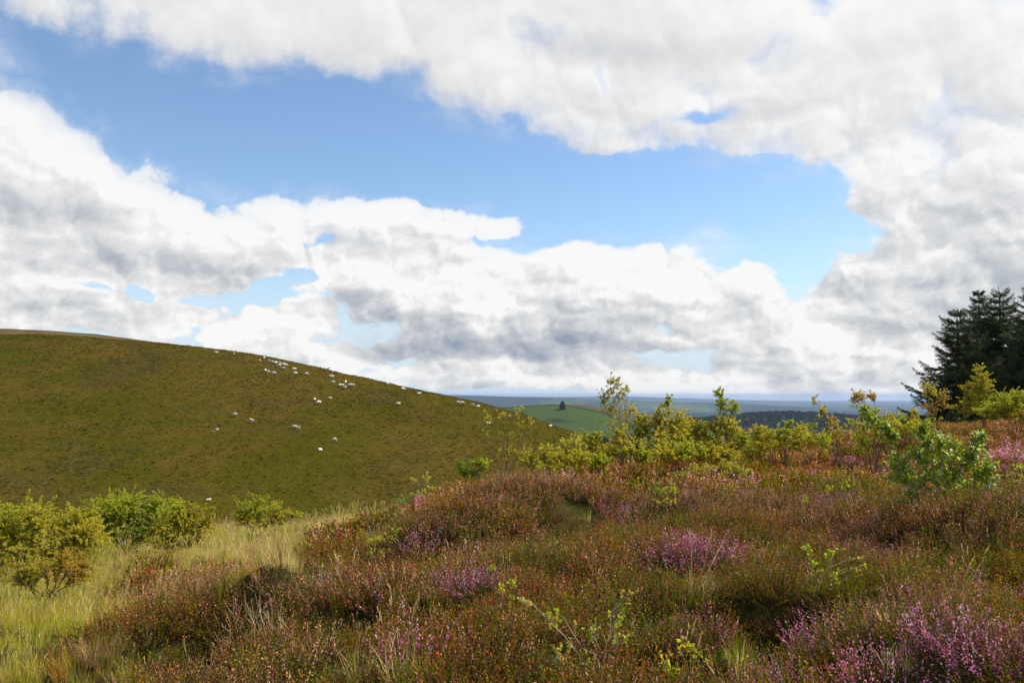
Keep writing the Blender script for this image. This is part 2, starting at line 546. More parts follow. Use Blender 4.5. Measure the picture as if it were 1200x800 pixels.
def hill_colour(nt, pos):
    """rough hill pasture: olive grass, fawn bents, darker heath and rush patches"""
    sq = vmath(nt, 'MULTIPLY', pos, (1, .6, 2.2))
    a = tnoise(nt, sq, .018, 4, .6); b = tnoise(nt, vmath(nt, 'ADD', sq, (31, 7, 3)), .06, 4, .62); c = tnoise(nt, sq, .35, 4, .65); d = tnoise(nt, vmath(nt, 'ADD', sq, (9, 90, 1)), .14, 3, .6)
    col = mixc(nt, a.step(.40, .62), (.070, .062, .006), (.098, .070, .012))
    col = mixc(nt, b.step(.46, .64) * .6, col, (.108, .068, .014))
    col = mixc(nt, d.step(.50, .66) * .55, col, (.056, .062, .006))
    col = mixc(nt, c.step(.52, .72) * .45, col, (.045, .042, .008))
    big = tnoise(nt, vmath(nt, 'ADD', sq, (55, 20, 8)), .035, 5, .7)
    col = mixc(nt, big.step(.52, .60) * .45, col, (.070, .050, .018))
    # narrow trodden tracks along the contours
    sp = nt.nodes.new('ShaderNodeSeparateXYZ'); nt.links.new(pos.v, sp.inputs[0])
    wob = tnoise(nt, pos, .03, 3, .5)
    tr = (S(nt, sp.outputs[2]) * .24 + S(nt, sp.outputs[0]) * .012 + wob * 2.2)._m('FRACT', S(nt, sp.outputs[2]) * .24 + S(nt, sp.outputs[0]) * .012 + wob * 2.2)
    gate = tnoise(nt, vmath(nt, 'ADD', pos, (3, 8, 40)), .05, 2, .5)
    col = mixc(nt, tr.step(.90, .97) * gate.step(.48, .60) * .12, col, (.14, .115, .045))
    return col


def mat_hill():
    m, nt, out = new_mat('hill_pasture')
    g = nt.nodes.new('ShaderNodeNewGeometry'); pos = S(nt, g.outputs['Position'])
    col = hill_colour(nt, pos)
    f = tnoise(nt, pos, 2.2, 4, .7)
    col = mixc(nt, f.step(.3, .7), vmath(nt, 'SCALE', col), col)
    for n in nt.nodes:
        if n.type == 'VECT_MATH' and n.operation == 'SCALE': n.inputs['Scale'].default_value = .72
    p = nt.nodes.new('ShaderNodeBsdfPrincipled'); p.inputs['Roughness'].default_value = 1; p.inputs['Specular IOR Level'].default_value = 0
    nt.links.new(col.v, p.inputs['Base Color'])
    bp = nt.nodes.new('ShaderNodeBump'); bp.inputs['Distance'].default_value = .5; bp.inputs['Strength'].default_value = .7
    nt.links.new(tnoise(nt, pos, 1.1, 5, .65).v, bp.inputs['Height']); nt.links.new(bp.outputs[0], p.inputs['Normal'])
    nt.links.new(p.outputs[0], out.inputs[0])
    return m


def mat_hill_tuft():
    m, nt, out = new_mat('hill_tussock')
    oi = nt.nodes.new('ShaderNodeObjectInfo'); loc = S(nt, oi.outputs['Location'])
    col = hill_colour(nt, loc)
    wn = nt.nodes.new('ShaderNodeTexWhiteNoise'); wn.noise_dimensions = '1D'
    nt.links.new(oi.outputs['Random'], wn.inputs['W'])
    col = hsv(nt, col, h=S(nt, wn.outputs['Value']) * .03 + .485, v=S(nt, oi.outputs['Random']) * .7 + 1.15)
    plant_shader(nt, out, col, .3, 1, 0)
    return m


def mat_fields(name, cell, woods=.5, seed=0):
    """farmland: hedged fields, woods and bare stubble, each field one colour; tones darkened for cloud shadow on the plain"""
    m, nt, out = new_mat(name)
    g = nt.nodes.new('ShaderNodeNewGeometry'); pos = vmath(nt, 'ADD', S(nt, g.outputs['Position']), (seed, seed * 1.7, 0))
    flat = vmath(nt, 'MULTIPLY', pos, (1, 1, 0))
    wv = tnoise(nt, flat, 1 / cell, 2, .5, color=True)
    fl = vmath(nt, 'MULTIPLY_ADD', wv, (cell * .5, cell * .5, 0), flat)
    v = nt.nodes.new('ShaderNodeTexVoronoi'); v.voronoi_dimensions = '2D'; v.inputs['Scale'].default_value = 1 / cell
    nt.links.new(fl.v, v.inputs['Vector'])
    e = nt.nodes.new('ShaderNodeTexVoronoi'); e.voronoi_dimensions = '2D'; e.feature = 'DISTANCE_TO_EDGE'; e.inputs['Scale'].default_value = 1 / cell
    nt.links.new(fl.v, e.inputs['Vector'])
    sp = nt.nodes.new('ShaderNodeSeparateColor'); nt.links.new(v.outputs['Color'], sp.inputs[0])
    r, gg = S(nt, sp.outputs[0]), S(nt, sp.outputs[1])
    col = mixc(nt, r, (.036, .064, .014), (.068, .092, .022))  # greens kept dark: cloud shadow over the far land is in the colour
    col = mixc(nt, gg.step(.86, .90), col, (.080, .072, .034))
    col = mixc(nt, S(nt, e.outputs['Distance']).step(.012, .035, 1, 0), col, (.018, .028, .010))
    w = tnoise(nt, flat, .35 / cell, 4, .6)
    col = mixc(nt, w.step(woods, woods + .03), col, (.016, .026, .010))  # woods; their dark tone also carries some of the cloud shadow
    p = nt.nodes.new('ShaderNodeBsdfPrincipled'); p.inputs['Roughness'].default_value = 1; p.inputs['Specular IOR Level'].default_value = 0
    nt.links.new(col.v, p.inputs['Base Color']); nt.links.new(p.outputs[0], out.inputs[0])
    return m


def mat_simple(name, c1, c2, scale, rough=.9, spec=.1, detail=4, bump=0):
    m, nt, out = new_mat(name)
    t = nt.nodes.new('ShaderNodeTexCoord')
    v = S(nt, t.outputs['Object'])
    nz = tnoise(nt, v, scale, detail, .6)
    col = mixc(nt, nz.step(.35, .65), c1, c2)
    p = nt.nodes.new('ShaderNodeBsdfPrincipled'); p.inputs['Roughness'].default_value = rough; p.inputs['Specular IOR Level'].default_value = spec
    nt.links.new(col.v, p.inputs['Base Color'])
    if bump:
        bp = nt.nodes.new('ShaderNodeBump'); bp.inputs['Distance'].default_value = bump; bp.inputs['Strength'].default_value = .8
        nt.links.new(nz.v, bp.inputs['Height']); nt.links.new(bp.outputs[0], p.inputs['Normal'])
    nt.links.new(p.outputs[0], out.inputs[0])
    return m


# ------------------------------------------------------------------ near ground (moor plateau)
na, nr = 460, 300
ang = np.concatenate([np.linspace(-math.pi, -.95, 60, endpoint=False), np.linspace(-.95, .95, 340), np.linspace(.95, math.pi, 61)[1:]])
na = len(ang)
rad = np.exp(np.linspace(math.log(.35), math.log(125), nr))
A, Rr = np.meshgrid(ang, rad, indexing='ij')
gx, gy = Rr * np.sin(A), Rr * np.cos(A)
gz = ground_z(gx, gy)
# the moor's own edge falls away so that it ends below the valley floor
gz = gz - sstep(95, 125, Rr) * 16
gv = np.stack([gx, gy, gz], -1).reshape(-1, 3)
f = grid_faces(na, nr)
c0 = len(gv)
gv = np.vstack([gv, [[0, 0, float(ground_z(np.array([0.]), np.array([.3]))[0])]]])
fan = np.stack([np.full(na - 1, c0), np.arange(na - 1) * nr, (np.arange(na - 1) + 1) * nr], -1)[:, [0, 2, 1]]
tag(mesh_np('moor_ground', gv, [f[:, ::-1], fan], mat_moor_soil(), smooth=True), kind='structure')

# ------------------------------------------------------------------ the hill across the valley
s_ = np.linspace(-1.1, .2, 620); t_ = np.linspace(math.log(90), math.log(470), 420)
Sg, Tg = np.meshgrid(s_, t_, indexing='ij')
hy = np.exp(Tg); hx = Sg * hy
hz = hill_z(hx, hy)
MHILL = mat_hill()
hz = hz + .22 * fbm(hx / 1.6, hy / 1.6, 31, 2)
tag(mesh_np('hill', np.stack([hx, hy, hz], -1).reshape(-1, 3), grid_faces(len(s_), len(t_))[:, ::-1], MHILL, smooth=True), kind='structure')

# a darker heather ridge showing over the hill's shoulder at the left
MRIDGE = mat_simple('ridge_heather', (.070, .046, .014), (.11, .078, .026), .08, detail=5, bump=0)
xs = np.linspace(-420, -90, 200); ys = np.linspace(296, 560, 90)
Xg, Yg = np.meshgrid(xs, ys, indexing='ij')
top = np.interp(Xg, [-420, -330, -228, -205, -185, -165, -90], [35, 33.5, 31.4, 30.4, 28.9, 26.3, 14])
Zg = top - np.abs(Yg - 385) ** 1.5 * .012 + .25 * fbm(Xg / 6, Yg / 6, 44, 3)
tag(mesh_np('heather_ridge', np.stack([Xg, Yg, Zg], -1).reshape(-1, 3), grid_faces(200, 90)[:, ::-1], MRIDGE, smooth=True), kind='structure')

# moor ridge showing behind the bushes right of centre
def moor_z(x, y):
    s = x / y
    top = np.interp(s, [.10, .20, .255, .285, .32, .36, .40, .46, .6], [-26, -13, -4.4, -3.6, -4.8, -7.0, -9.5, -10.5, -10.5])
    return top - np.abs(y - 150) ** 1.4 * np.where(y < 150, .05, .035) + .3 * fbm(x / 4, y / 4, 51, 3)


xs = np.linspace(.10, .75, 240); ys = np.linspace(112, 300, 100)
Xg, Yg = np.meshgrid(xs, ys, indexing='ij'); Xg = Xg * Yg
MMOOR = mat_simple('moor_heather', (.045, .028, .014), (.075, .046, .026), .12, detail=5, bump=.4)
tag(mesh_np('moor_ridge', np.stack([Xg, Yg, moor_z(Xg, Yg)], -1).reshape(-1, 3), grid_faces(240, 100)[:, ::-1], MMOOR, smooth=True), kind='structure')

# ------------------------------------------------------------------ low hill with fields, far plain, far ridges
def interp_sil(pts, Y):
    """heights at distance Y that put the skyline on the given photo pixels"""
    a = np.array([[pix(px, py, Y)[0], pix(px, py, Y)[2]] for px, py in pts])
    return a[:, 0], a[:, 1]


def long_hill(name, pts, Y, depth, mat, rough, seed, foot, n=260, m=60, front=1.0):
    ax, azz = interp_sil(pts, Y)
    xs = np.linspace(ax[0], ax[-1], n); ys = np.linspace(Y - depth * front, Y + depth, m)
    Xg, Yg = np.meshgrid(xs, ys, indexing='ij')
    top = np.interp(Xg, ax, azz)
    q = (Yg - Y) / np.where(Yg < Y, depth * front, depth)
    prof = 0.5 + 0.5 * np.cos(np.pi * np.clip(q, -1, 1))
    Z = foot + (top - foot) * prof + rough * fbm(Xg / (depth * .5), Yg / (depth * .5), seed, 4) * (.3 + .7 * prof)
    o = mesh_np(name, np.stack([Xg, Yg, Z], -1).reshape(-1, 3), grid_faces(n, m)[:, ::-1], mat, smooth=True)
    tag(o, kind='structure')
    return lambda x, y: foot + (np.interp(x, ax, azz) - foot) * (.5 + .5 * np.cos(np.pi * np.clip((y - Y) / (depth * front if np.all(y < Y) else depth), -1, 1)))


MFIELD = mat_fields('hill_fields', 330, .58, 350)
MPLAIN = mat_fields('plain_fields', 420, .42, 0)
MFAR = mat_fields('far_fields', 700, .44, 900)
fz = long_hill('farmed_hill', [(430, 500), (560, 480), (620, 475.5), (660, 473.3), (690, 474.5), (715, 478), (760, 485), (820, 494), (900, 505), (1000, 520)], 2300, 900, MFIELD, 3, 61, -210)
long_hill('wooded_hill', [(700, 503), (780, 496), (850, 490), (880, 486.5), (930, 486), (960, 487), (1010, 491), (1090, 494), (1200, 500), (1400, 510)], 3300, 900, mat_fields('wooded_fields', 200, .44, 77), 5, 62, -240)
long_hill('blue_ridge', [(300, 458), (430, 460), (500, 462.5), (545, 463), (600, 464.2), (650, 465.5), (700, 467.5), (760, 470), (860, 473), (950, 477)], 14500, 2600, MFAR, 12, 63, -262)
long_hill('distant_ridge', [(560, 466), (640, 465.2), (700, 464.2), (740, 464.5), (790, 466), (840, 467.6), (900, 469.5), (980, 472)], 27000, 3500, MFAR, 8, 64, -262)
# plain: one sheet to the horizon
pa = np.linspace(-math.pi, math.pi, 241); pr = np.concatenate([[5], np.exp(np.linspace(math.log(60), math.log(46000), 120))])
A, Rr = np.meshgrid(pa, pr, indexing='ij')
px_, py_ = Rr * np.sin(A), Rr * np.cos(A)
pz_ = -262 + 16 * fbm(px_ / 2500, py_ / 2500, 71, 4) * sstep(500, 6000, Rr)
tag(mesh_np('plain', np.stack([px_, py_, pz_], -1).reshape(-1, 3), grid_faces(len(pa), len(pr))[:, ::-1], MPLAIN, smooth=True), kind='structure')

# ------------------------------------------------------------------ the air
HZ_MAT = bpy.data.materials.new('air'); HZ_MAT.use_nodes = True
ht = HZ_MAT.node_tree; ht.nodes.clear()
ho = ht.nodes.new('ShaderNodeOutputMaterial'); hv = ht.nodes.new('ShaderNodeVolumePrincipled')
hv.inputs['Color'].default_value = (.46, .62, .90, 1); hv.inputs['Density'].default_value = HAZE = .5 / 15000
hv.inputs['Anisotropy'].default_value = .2
ht.links.new(hv.outputs[0], ho.inputs['Volume'])
W = 47500; zb, zt = -300, 48
bv = [(-W, -W, zb), (W, -W, zb), (W, W, zb), (-W, W, zb), (-W, -W, zt), (W, -W, zt), (W, W, zt), (-W, W, zt)]
bf = [(0, 3, 2, 1), (4, 5, 6, 7), (0, 1, 5, 4), (1, 2, 6, 5), (2, 3, 7, 6), (3, 0, 4, 7)]
hz_o = mesh_np('haze', bv, np.array(bf), HZ_MAT)
tag(hz_o, kind='stuff')
hz_o.display_type = 'WIRE'

# ------------------------------------------------------------------ geometry pieces (all numpy)
class Geo:
    """collects vertices, faces and tints for one mesh"""
    def __init__(self): self.v, self.c, self.q, self.t, self.n = [], [], [], [], 0

    def add(self, v, c, quads=None, tris=None):
        v = np.asarray(v, np.float32).reshape(-1, 3)
        c = np.broadcast_to(np.asarray(c, np.float32), v.shape) if np.ndim(c) == 1 else np.asarray(c, np.float32).reshape(-1, 3)
        if quads is not None and len(quads): self.q.append(np.asarray(quads) + self.n)
        if tris is not None and len(tris): self.t.append(np.asarray(tris) + self.n)
        self.v.append(v); self.c.append(c); self.n += len(v)

    def strips(self, path, width, side, col):
        """flat ribbons: path (n,k,3), width (n,k) or (k,), side (n,3), col (n,k,3) or (n,3)"""
        n, k, _ = path.shape
        w = np.broadcast_to(width, (n, k))[..., None] * .5
        sd = side[:, None, :]
        v = np.stack([path - sd * w, path + sd * w], 2)            # n,k,2,3
        c = col if col.ndim == 3 else np.repeat(col[:, None, :], k, 1)
        c = np.repeat(c[:, :, None, :], 2, 2)
        i = (np.arange(n) * k * 2)[:, None] + (np.arange(k - 1) * 2)[None, :]
        q = np.stack([i, i + 1, i + 3, i + 2], -1).reshape(-1, 4)
        self.add(v, c.reshape(-1, 3), q)

    def leaves(self, pos, axis, nrm, L, Wd, col, fold=.25):
        """pointed-oval leaves, folded a little along the midrib; six vertices each"""
        n = len(pos)
        axis = axis / (np.linalg.norm(axis, axis=1, keepdims=True) + 1e-9)
        sd = np.cross(axis, nrm); sd /= (np.linalg.norm(sd, axis=1, keepdims=True) + 1e-9)
        up = np.cross(sd, axis)
        L = np.broadcast_to(L, (n,))[:, None]; Wd = np.broadcast_to(Wd, (n,))[:, None]
        h = up * Wd * fold
        a = pos; t = pos + axis * L - up * L * .12
        l = pos + axis * L * .45 - sd * Wd * .5 + h; r = pos + axis * L * .45 + sd * Wd * .5 + h
        m = pos + axis * L * .5
        v = np.stack([a, l, t, r, m], 1)
        i = (np.arange(n) * 5)[:, None]
        q = np.concatenate([i + np.array([[0, 4, 2, 1]]), i + np.array([[0, 3, 2, 4]])], 0)
        c = np.repeat(np.asarray(col)[:, None, :], 5, 1)
        self.add(v, c.reshape(-1, 3), q)

    def tube(self, pts, rad, col, sides=5):
        pts = np.asarray(pts, float); k = len(pts)
        rad = np.broadcast_to(rad, (k,))
        tan = np.gradient(pts, axis=0); tan /= (np.linalg.norm(tan, axis=1, keepdims=True) + 1e-9)
        ref = np.array([.31, .77, .2]) if abs(tan[0][2]) > .5 else np.array([0, 0, 1.])
        u = np.cross(tan, ref); u /= (np.linalg.norm(u, axis=1, keepdims=True) + 1e-9)
        w = np.cross(tan, u)
        a = np.arange(sides) * 2 * math.pi / sides
        v = pts[:, None, :] + rad[:, None, None] * (np.cos(a)[None, :, None] * u[:, None, :] + np.sin(a)[None, :, None] * w[:, None, :])
        i, j = np.meshgrid(np.arange(k - 1), np.arange(sides), indexing='ij'); j2 = (j + 1) % sides
        q = np.stack([i * sides + j, i * sides + j2, (i + 1) * sides + j2, (i + 1) * sides + j], -1).reshape(-1, 4)
        self.add(v, np.asarray(col, float), q)

    def build(self, name, mat, parent=None, link=True, smooth=False):
        fl = []
        if self.q: fl.append(np.concatenate(self.q))
        if self.t: fl.append(np.concatenate(self.t))
        return mesh_np(name, np.concatenate(self.v), fl, mat, np.concatenate(self.c), link=link, parent=parent, smooth=smooth)


def pick(rng, pal, n, jit=.18):
    pal = np.asarray(pal, float)
    c = pal[rng.integers(0, len(pal), n)]
    return np.clip(c * (1 + rng.normal(0, jit, (n, 1))) * (1 + rng.normal(0, .06, (n, 3))), .004, .9)


def runit(rng, n):
    v = rng.normal(0, 1, (n, 3)); return v / np.linalg.norm(v, axis=1, keepdims=True)


# ------------------------------------------------------------------ ground-cover instancing
def scatter(name, protos, P, rot, scl, idx):
    """one stuff object whose geometry nodes set out many small plants"""
    col = bpy.data.collections.new(name + '_kinds')
    for p in protos: col.objects.link(p)
    order = sorted(range(len(protos)), key=lambda i: protos[i].name)
    rank = np.empty(len(protos), int); rank[order] = np.arange(len(protos))
    me = bpy.data.meshes.new(name)
    me.vertices.add(len(P)); me.vertices.foreach_set('co', np.asarray(P, np.float32).ravel())
    a = me.attributes.new('turn', 'FLOAT_VECTOR', 'POINT'); a.data.foreach_set('vector', np.asarray(rot, np.float32).ravel())
    a = me.attributes.new('size', 'FLOAT_VECTOR', 'POINT'); a.data.foreach_set('vector', np.asarray(scl, np.float32).ravel())
    a = me.attributes.new('which', 'INT', 'POINT'); a.data.foreach_set('value', rank[np.asarray(idx)].astype(np.int32))
    o = bpy.data.objects.new(name, me); COL.objects.link(o)
    ng = bpy.data.node_groups.new(name + '_scatter', 'GeometryNodeTree')
    ng.interface.new_socket('Geometry', in_out='INPUT', socket_type='NodeSocketGeometry')
    ng.interface.new_socket('Geometry', in_out='OUTPUT', socket_type='NodeSocketGeometry')
    N = ng.nodes.new
    gi, go = N('NodeGroupInput'), N('NodeGroupOutput')
    ci = N('GeometryNodeCollectionInfo'); ci.inputs['Collection'].default_value = col
    ci.inputs['Separate Children'].default_value = True; ci.inputs['Reset Children'].default_value = True
    ip = N('GeometryNodeInstanceOnPoints'); ip.inputs['Pick Instance'].default_value = True

    def attr(nm, ty):
        n = N('GeometryNodeInputNamedAttribute'); n.data_type = ty; n.inputs['Name'].default_value = nm
        return n.outputs['Attribute']
    er = N('FunctionNodeEulerToRotation'); L = ng.links.new
    L(gi.outputs[0], ip.inputs['Points']); L(ci.outputs[0], ip.inputs['Instance'])
    L(attr('which', 'INT'), ip.inputs['Instance Index'])
    L(attr('turn', 'FLOAT_VECTOR'), er.inputs[0]); L(er.outputs[0], ip.inputs['Rotation'])
    L(attr('size', 'FLOAT_VECTOR'), ip.inputs['Scale']); L(ip.outputs[0], go.inputs[0])
    md = o.modifiers.new('scatter', 'NODES'); md.node_group = ng
    return tag(o, kind='stuff')


# ---- heather
HM = tint_mat('heather', .30, .7, .1)
STEMC = [(.07, .045, .025), (.10, .07, .04)]
LOWC = [(.050, .072, .007), (.068, .082, .008), (.085, .064, .010), (.046, .034, .007)]
TOPC = {
    'brown': [(.320, .125, .050), (.370, .180, .085), (.280, .120, .040), (.240, .150, .034), (.140, .135, .014), (.46, .26, .17), (.33, .11, .055)],
    'pink': [(.50, .24, .19), (.44, .20, .13), (.36, .17, .06), (.58, .36, .29), (.30, .16, .04), (.17, .15, .016), (.14, .13, .014)],
    'vivid': [(.66, .24, .42), (.60, .24, .36), (.76, .46, .55), (.50, .20, .24), (.30, .16, .06)],
    'green': [(.150, .170, .012), (.120, .140, .010), (.210, .170, .020), (.270, .150, .026), (.17, .19, .016)],
}


def heather(seed, kind, n=120, Hh=.36, Rr=.30, m=10, fl=(.024, .010), wide=1.0):
    rng = np.random.default_rng(seed)
    g = Geo()
    a = rng.uniform(0, 2 * math.pi, n); th = np.arccos(1 - rng.uniform(0, 1, n) * .80)
    r0 = np.sqrt(rng.uniform(0, 1, n)) * Rr * .45
    root = np.stack([r0 * np.cos(a), r0 * np.sin(a), np.full(n, -.05)], -1)
    L = Hh * rng.uniform(.72, 1.12, n) * (1 - .25 * np.sin(th) ** 2) + .05
    d = np.stack([np.sin(th) * np.cos(a), np.sin(th) * np.sin(a), np.cos(th)], -1)
    d2 = d + np.array([0, 0, .38]); d2 /= np.linalg.norm(d2, axis=1, keepdims=True)
    t = np.array([0, .45, .75, 1.0])
    path = np.stack([root + d * (L * .45 * min(q / .45, 1))[:, None] + d2 * (L * max(q - .45, 0))[:, None] for q in t], 1)
    path[:, 1:] += rng.normal(0, .010, (n, 3, 3))
    side = np.cross(d, runit(rng, n)); side /= np.linalg.norm(side, axis=1, keepdims=True)
    g.strips(path, np.array([.005, .005, .004, .002]) * wide, side, pick(rng, STEMC, n))
    tc_ = pick(rng, TOPC[kind], n, .25)
    lc = pick(rng, LOWC, n, .25)
    for k in range(m):
        u = .30 + .70 * (k + rng.uniform(-.4, .4, n)) / (m - 1)
        u = np.clip(u, .25, 1.0)
        j = np.clip(np.searchsorted(t, u, 'right') - 1, 0, 2)
        w_ = ((u - t[j]) / (t[j + 1] - t[j]))[:, None]
        ii = np.arange(n)
        p = path[ii, j] * (1 - w_) + path[ii, j + 1] * w_
        ax = (path[ii, j + 1] - path[ii, j]); ax /= np.linalg.norm(ax, axis=1, keepdims=True)
        ax = ax * 1.0 + runit(rng, n) * .75
        sz = rng.uniform(.7, 1.3, n)
        mixu = sstep(.42, .72, u + rng.normal(0, .10, n))[:, None]
        g.leaves(p, ax, runit(rng, n), fl[0] * sz, fl[1] * sz * wide, lc * (1 - mixu) + tc_ * mixu * (1 + rng.normal(0, .15, (n, 1))).clip(.5, 1.5))
    return g.build('heather_tuft', HM, link=False)


hp, HK = [], {}
for k in ('brown', 'pink', 'vivid', 'green'):
    HK[k] = []
    for q in range(5):
        HK[k].append(len(hp)); hp.append(heather(100 + len(hp), k))
HKF = {}
for k in ('brown', 'pink', 'vivid', 'green'):
    HKF[k] = []
    for q in range(3):
        HKF[k].append(len(hp)); hp.append(heather(200 + len(hp), k, 80, .36, .30, 7, (.038, .018), 1.6))


def poisson_rect(rng, x0, x1, y0, y1, rho):
    n = int((x1 - x0) * (y1 - y0) * rho)
    return rng.uniform(x0, x1, n), rng.uniform(y0, y1, n)


def field_of(px, py, lst):
    """soft union of elliptical zones (px, py, rx, ry, weight) on the moor"""
    v = np.zeros(np.shape(px))
    for (cx, cy, rx, ry, w) in lst:
        v = np.maximum(v, w * np.exp(-(((px - cx) / rx) ** 2 + ((py - cy) / ry) ** 2)))
    return v


def where_px(x, y, z, up=.3):
    return proj(np.stack([x, y, z + up], -1))


rng = np.random.default_rng(11)
X, Y = poisson_rect(rng, -34, 44, 2.3, 52, 26)
keep = np.abs(X) < .70 * Y + 3.6
X, Y = X[keep], Y[keep]
rho = np.interp(Y, [2, 9, 16, 26, 52], [23, 21, 14, 9, 5]) / 26
keep = rng.uniform(0, 1, len(X)) < rho
X, Y = X[keep], Y[keep]
Z = ground_z(X, Y)
PX, PY = where_px(X, Y, Z)
nz1 = vnoise(X / .9, Y / .9, 81); nz2 = fbm(X / 2.4, Y / 2.4, 82, 3); nz3 = vnoise(X / .45, Y / .45, 83); nz4 = fbm(X / 1.3, Y / 1.3, 84, 2)
hm = heather_mask_px(PX + nz1 * 50, PY + nz3 * 26)
# islands of heather in the grass
isl = field_of(PX, PY, [(225, 690, 60, 26, .9), (255, 655, 55, 20, .55), (330, 612, 40, 12, .6), (290, 618, 34, 10, .9), (160, 740, 50, 40, .5), (180, 660, 40, 14, .35), (385, 618, 60, 12, .4), (60, 672, 50, 14, .5), (110, 700, 40, 14, .3)])
hm = np.maximum(hm, isl * 1.15 + nz1 * .8 - .1)
drop = (X / Y < .1) & (Y > 20)
# openings in the heather where grass grows
GRASSY = [(480, 700, 60, 30, .9), (440, 745, 60, 25, .7), (520, 770, 90, 22, .7), (800, 690, 60, 22, .75), (850, 735, 70, 28, .8), (790, 790, 60, 25, .5), (690, 650, 40, 30, .45), (420, 690, 40, 25, .7), (610, 600, 40, 20, .3), (1010, 640, 60, 20, .4), (1180, 600, 40, 30, .4), (640, 760, 60, 25, .5), (320, 770, 50, 20, .5), (770, 560, 40, 20, .5)]
gr = field_of(PX, PY, GRASSY)
keep = (hm > .5) & (gr + nz3 * .5 < .72) & ~drop
X, Y, Z, PX, PY = (v[keep] for v in (X, Y, Z, PX, PY)); nz1, nz2, nz3, nz4, gr = (v[keep] for v in (nz1, nz2, nz3, nz4, gr))
pinkz = field_of(PX, PY, [(600, 572, 120, 32, .95), (560, 600, 80, 40, .6), (660, 610, 110, 30, .6), (850, 575, 90, 26, .85), (740, 560, 70, 20, .75), (960, 580, 90, 30, .9), (1020, 610, 80, 30, .6), (1190, 520, 60, 30, .95), (1000, 545, 80, 22, .9), (290, 672, 80, 26, 1.0), (225, 690, 60, 26, .6), (450, 660, 40, 18, .6), (480, 640, 40, 20, .5), (790, 625, 60, 24, .7),
                          (880, 620, 80, 26, .6), (1100, 720, 200, 60, .75), (960, 760, 100, 30, .75), (690, 690, 50, 20, .4), (600, 680, 40, 20, .6), (380, 740, 60, 26, .5), (330, 790, 60, 20, .5), (1150, 690, 60, 40, .6), (410, 610, 40, 12, .6)])
vivid = field_of(PX, PY, [(1075, 730, 80, 34, 1.0), (1010, 770, 60, 22, .8), (1110, 700, 60, 26, .9), (1100, 765, 50, 20, .6), (985, 790, 40, 16, .7), (1165, 715, 30, 24, .8), (975, 715, 40, 20, .7), (1030, 755, 40, 16, .8), (950, 775, 40, 20, .7), (700, 575, 30, 12, .75), (735, 590, 40, 10, .6), (690, 565, 24, 10, .6), (1190, 545, 30, 16, .8), (810, 620, 24, 14, .6), (300, 665, 30, 10, .35), (1180, 770, 30, 30, .6), (870, 560, 40, 10, .35), (920, 770, 30, 20, .5), (505, 620, 20, 8, .4), (1140, 740, 30, 20, .6)])
q = rng.uniform(0, 1, len(X))
kind = np.where(q < .52, 0, 3)
kind = np.where(nz4 + rng.normal(0, .2, len(X)) > .30, 3, kind)
kind = np.where(rng.uniform(0, 1, len(X)) < np.clip(pinkz * .92 + nz2 * .5 + .13, 0, .9), 1, kind)
kind = np.where(rng.uniform(0, 1, len(X)) < np.clip(vivid * 1.25 + nz3 * .6 - .12, 0, .95), 2, kind)
names_ = ['brown', 'pink', 'vivid', 'green']
idx = np.empty(len(X), int)
for i in range(4):
    for far, tab in ((False, HK), (True, HKF)):
        s = (kind == i) & ((Y > 13) == far)
        idx[s] = np.array(tab[names_[i]])[rng.integers(0, len(tab[names_[i]]), s.sum())]
sc_ = rng.uniform(.72, 1.15, len(X)) * np.interp(Y, [3, 8, 20, 50], [.70, .82, .98, 1.25]) * (1 + nz1 * .35)
rot = np.stack([rng.normal(0, .12, len(X)), rng.normal(0, .12, len(X)), rng.uniform(0, 6.283, len(X))], -1)
sclv = np.stack([sc_, sc_, sc_ * rng.uniform(.85, 1.2, len(X)) * (1 + nz2 * .25)], -1)
HEATHER_N = len(X)
scatter('heather', hp, np.stack([X, Y, Z], -1), rot, sclv, idx)

# ---- grass
GM = tint_mat('grass', .38, .55, .25)
GC = {
    'green': [(.165, .200, .020), (.210, .225, .026), (.130, .165, .016), (.250, .235, .040)],
    'yellow': [(.380, .340, .060), (.320, .300, .045), (.440, .375, .105), (.270, .270, .036)],
    'straw': [(.58, .46, .21), (.50, .39, .15), (.64, .52, .28), (.40, .35, .10)],
    'rust': [(.38, .19, .075), (.28, .15, .06), (.42, .27, .13), (.22, .15, .045)],
}


